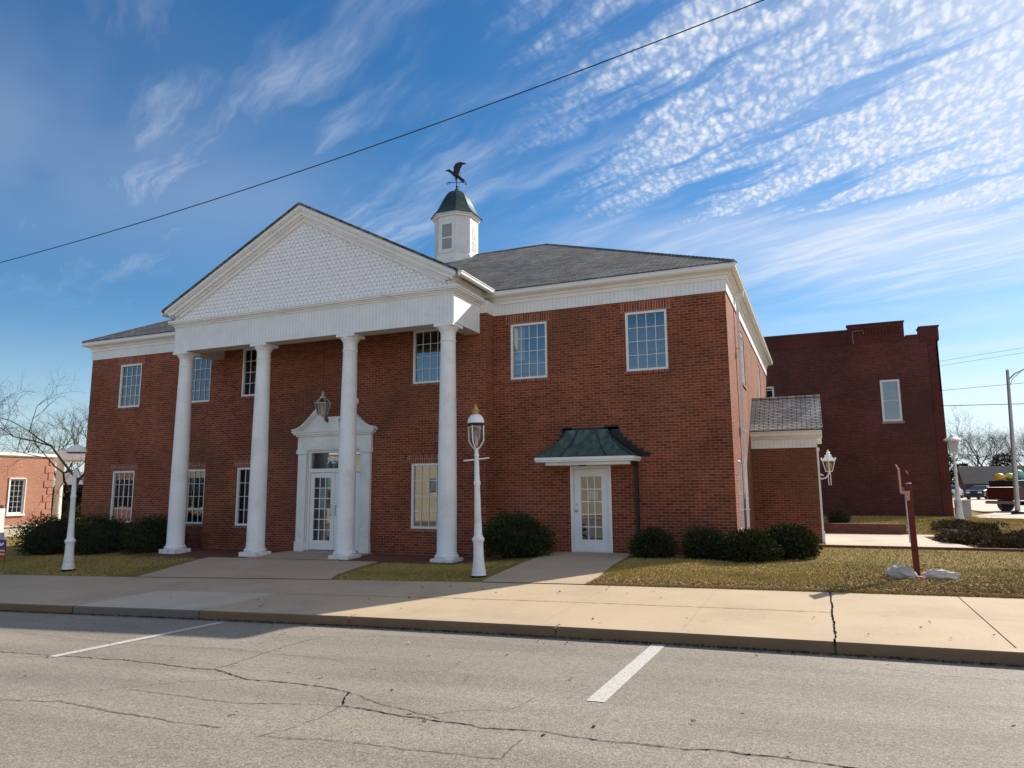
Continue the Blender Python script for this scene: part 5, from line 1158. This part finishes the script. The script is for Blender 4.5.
def car(name, loc, rz, paintc, label, sc=1.0, cat='car'):
    V_ = empty(name, loc, label, cat); m_ = plain(name+'_paint', paintc, .25, spec=.7, var=.03)
    x,y,z = loc; L_, Wd = 4.6, 1.82
    b_ = MB(); prof = [(-2.3,.35),(-2.3,.75),(-2.2,.92),(-1.3,1.02),(1.5,1.0),(2.2,.95),(2.3,.75),(2.3,.35)]
    n = len(prof); vs = []
    for (yy,ins) in ((-Wd/2,.06),(-Wd/2+.05,0),(Wd/2-.05,0),(Wd/2,.06)):
        for p in prof: vs.append((x+p[0]*(1-ins*.3), y+yy, z+p[1]-(ins*.5 if p[1] > .7 else 0)))
    fs = [(k*n+i,k*n+(i+1)%n,(k+1)*n+(i+1)%n,(k+1)*n+i) for k in range(3) for i in range(n)]+[tuple(range(n)),tuple(range(4*n-1,3*n-1,-1))]
    b_.add(vs,fs)
    gh = [(-1.35,1.0),(-.75,1.42),(.85,1.45),(1.75,1.0)]
    b_.add([(x+p[0]*.96,y+s_*(.66 if p[1] > 1.2 else .82),z+p[1]) for s_ in (-1,1) for p in gh],[(0,1,2,3),(7,6,5,4),(1,2,6,5)])
    b_.build('body', m_, V_, smooth=False, bevel=.03)
    g_ = MB(); g_.add([(x-1.32,y-.74,z+1.04),(x-1.32,y+.74,z+1.04),(x-.76,y+.62,z+1.40),(x-.76,y-.62,z+1.40)],[(0,1,2,3)]); g_.add([(x+1.70,y-.74,z+1.03),(x+.86,y-.62,z+1.42),(x+.86,y+.62,z+1.42),(x+1.70,y+.74,z+1.03)],[(0,1,2,3)])
    for s_ in (-1,1): g_.add([(x-1.15,y+s_*.80,z+1.05),(x-.70,y+s_*.685,z+1.38),(x+.75,y+s_*.68,z+1.40),(x+1.4,y+s_*.80,z+1.05)],[(0,1,2,3)])
    g_.build('window', M_CARGLASS, V_)
    for sx in (-1.4,1.4):
        for sy in (-1,1):
            w_ = MB(); w_.tube((x+sx,y+sy*.72,z+.32),(x+sx,y+sy*.94,z+.32),.32,.32,18); wo = w_.build('wheel', M_BLACK, V_)
            w_ = MB(); w_.tube((x+sx,y+sy*.94,z+.32),(x+sx,y+sy*.95,z+.32),.2,.2,12); w_.build('rim', M_GALV, wo)
    for sy in (-1,1):
        h_ = MB(); h_.box(x-2.33,x-2.2,y+sy*.55-.18,y+sy*.55+.18,z+.66,z+.82); h_.build('headlight', M_LETTER, V_)
    h_ = MB(); h_.box(x-2.32,x-2.25,y-.45,y+.45,z+.42,z+.62); h_.build('grille', M_BLACK, V_)
    V_.rotation_euler = (0,0,rz); return V_
car('parked_car', (17.5,72,.23), radians(62), (.02,.025,.035), 'dark sedan parked facing the camera in front of the grey-roofed house')
car('parked_car', (15.9,80,.23), radians(75), (.55,.57,.58), 'white car mostly hidden behind the dark sedan')
def pickup(loc, rz):
    V_ = empty('pickup_truck', loc, 'dark red pickup truck seen from behind beside the tall light pole', 'truck'); x,y,z = loc
    red = plain('dark_red_metal', (.075,.008,.010), .35, spec=.5, var=.1); b_ = MB()
    b_.box(x-2.7,x-.55,y-.95,y-.86,z+.62,z+1.28); b_.box(x-2.7,x-.55,y+.86,y+.95,z+.62,z+1.28); b_.box(x-2.7,x-.55,y-.86,y+.86,z+.62,z+.70)
    b_.box(x+.95,x+2.6,y-.93,y+.93,z+.55,z+1.22); b_.box(x+2.6,x+2.72,y-.88,y+.88,z+.6,z+1.05); b_.build('body', red, V_, bevel=.04)
    b_ = MB(); b_.prism([(x-.53,z+.55),(x-.53,z+1.20),(x-.40,z+1.86),(x+.55,z+1.88),(x+1.05,z+1.24),(x+.94,z+.55)],'y',y-.90,y+.90); b_.build('cab', red, V_, bevel=.05)
    b_ = MB(); b_.box(x-2.76,x-2.705,y-.84,y+.84,z+.64,z+1.27); TG = b_.build('tailgate', red, V_, bevel=.02)
    b_ = MB(); b_.box(x-2.775,x-2.761,y-.15,y+.15,z+1.08,z+1.16); b_.build('handle', M_BLACK, TG)
    g_ = MB(); g_.prism([(x-.475,z+1.28),(x-.38,z+1.76),(x+.48,z+1.78),(x+.90,z+1.28)],'y',y-.905,y+.905); g_.box(x-.545,x-.44,y-.7,y+.7,z+1.3,z+1.72); g_.build('window', M_CARGLASS, V_)
    b_ = MB(); b_.box(x-2.9,x-2.77,y-.9,y+.9,z+.42,z+.58); b_.build('bumper', M_GALV, V_, bevel=.02)
    for s_ in (-1,1):
        t_ = MB(); t_.box(x-2.74,x-2.66,y+s_*.90-.055,y+s_*.90+.055,z+.78,z+1.12); t_.build('tail_light', plain('tail_red',(.4,.02,.02),.25), V_)
        for sx in (-1.75,1.75):
            w_ = MB(); w_.tube((x+sx,y+s_*.70,z+.40),(x+sx,y+s_*.96,z+.40),.40,.40,20); wo = w_.build('wheel', M_BLACK, V_)
            w_ = MB(); w_.tube((x+sx,y+s_*.96,z+.40),(x+sx,y+s_*.972,z+.40),.24,.24,14); w_.build('rim', M_GALV, wo)
    b_ = MB(); b_.box(x-2.0,x+1.5,y-.5,y+.5,z+.35,z+.55); b_.build('chassis', M_BLACK, V_)
    b_ = MB(); b_.box(x-2.62,x-.6,y-.85,y+.85,z+1.281,z+1.62); b_.build('bed_box', plain('black_box',(.015,.02,.022),.5), V_, bevel=.03)
    V_.rotation_euler = (0,0,rz)
TX, TY = 12.7, 28.2
pickup((TX,TY,.24), radians(32))
for (dx_,dy_,c_,nm,lb_) in ((-2.25,-1.15,(.75,.5,.06),'yellow_bag','yellow full bag resting on top of the pickup load'),(-1.75,-1.0,(.62,.6,.16),'yellow_bag','pale yellow-green bag in the middle of the pickup load'),(-1.3,-.65,(.2,.55,.5),'teal_bag','teal bag on top of the pickup load, nearest the cab')):
    m = MB(); rng = random.Random(5); m.ball((TX+dx_,TY+dy_,2.04 if c_[2] < .3 else 2.14),(.25,.24,.19 if c_[2] < .3 else .27),14,8,jit=.1,rng=rng); tag(m.build(nm, plain(nm,c_,.5), smooth=True), lb_, 'bag')
CP = empty('carport', (30,52,.2), 'dark sloping carport roof at the right edge of the picture behind the pickup', 'carport')
mb = MB(); mb.prism([(18.0,2.75),(24,4.3),(30,2.75),(30,2.6),(24,4.1),(18.0,2.6)],'y',48,56); mb.build('roof', plain('black_roof',(.02,.02,.022),.6), CP)
for x in (18.4,29.6):
    for y in (48.3,55.7): mb = MB(); mb.box(x-.08,x+.08,y-.08,y+.08,.1,2.7); mb.build('support_post', M_WHITE, CP)
# wires
def wire(name, p, q, sag, r, label, n=40):
    p = Vector(p); q = Vector(q); pts = [p+(q-p)*i/n-Vector((0,0,4*sag*(i/n)*(1-i/n))) for i in range(n+1)]
    mb = MB(); mb.path(pts, r, 5); tag(mb.build(name, M_BLACK), label, 'cable', None)
wire('overhead_cable', (-30,-9.0,6.45), (8,-9.0,8.53), 1.44, .008, 'single black overhead cable crossing the whole sky above the portico')
for i, (za, zb, r_, lb_) in enumerate(((10.68,10.99,.018,'thin grey wire to the right of the old brick building, second from the bottom'),(9.2,9.09,.03,'thick level black wire to the right of the old brick building, the lowest'),(13.5,14.2,.012,'faint thin wire high right of the old brick building, the topmost of the four'),(13.05,13.75,.012,'faint thin wire just below the topmost one right of the old brick building'))):
    sl_ = (zb-za)/6.2; wire('overhead_cable', (0,60,za-sl_*13.3), (60,60,za+sl_*46.7), .15, r_, lb_)

# ================================================================ across the street (seen in the window reflections)
AB = empty('storefront_building', (-36,-38,-1), 'long tan brick storefront building across the street behind the camera', 'building')
mb = MB(); hs_ = [(-55.2,-50.2,.0,3.0,5)]+[(x,x+1.3,1.3,2.6,1.3) for x in (-31,-27,-24,-20)]+[(-40.0,-34.6,.0,4.25,5.4)]
wall(mb,'x',-34,-.3,-56,-16,-1.5,4.6,[h[:4] for h in hs_]); mb.box(-56,-16,-50,-34.31,4.0,4.1); wall(mb,'y',-16,-.3,-50,-34.3,-1.5,4.6); mb.build('wall', M_BRICK_TAN, AB)
mb = MB(); mb.box(-56.1,-15.9,-34.4,-33.9,4.6,4.8); mb.build('coping', M_WHITE, AB)
for h_ in hs_: window(AB,h_[0],-34,h_[2],h_[4],h_[3]-h_[2],sgn=-1,cols=3 if h_[4] > 2 else 2,rows=1,lintel=False,sill=False)
AR = empty('red_storefront', (-90,-38,-1), 'two-storey red brick storefront across the street behind the camera', 'building')
mb = MB(); hs_ = [(x,x+5.4,.0,2.9) for x in (-82,-76,-70,-64)]; wall(mb,'x',-33.5,-.3,-112,-56.3,-2,5.5,hs_); mb.build('wall', M_BRICK_NB, AR)
for h_ in hs_: window(AR,h_[0],-33.5,h_[2],5.4,2.9,sgn=-1,cols=3,rows=1,lintel=False,sill=False)
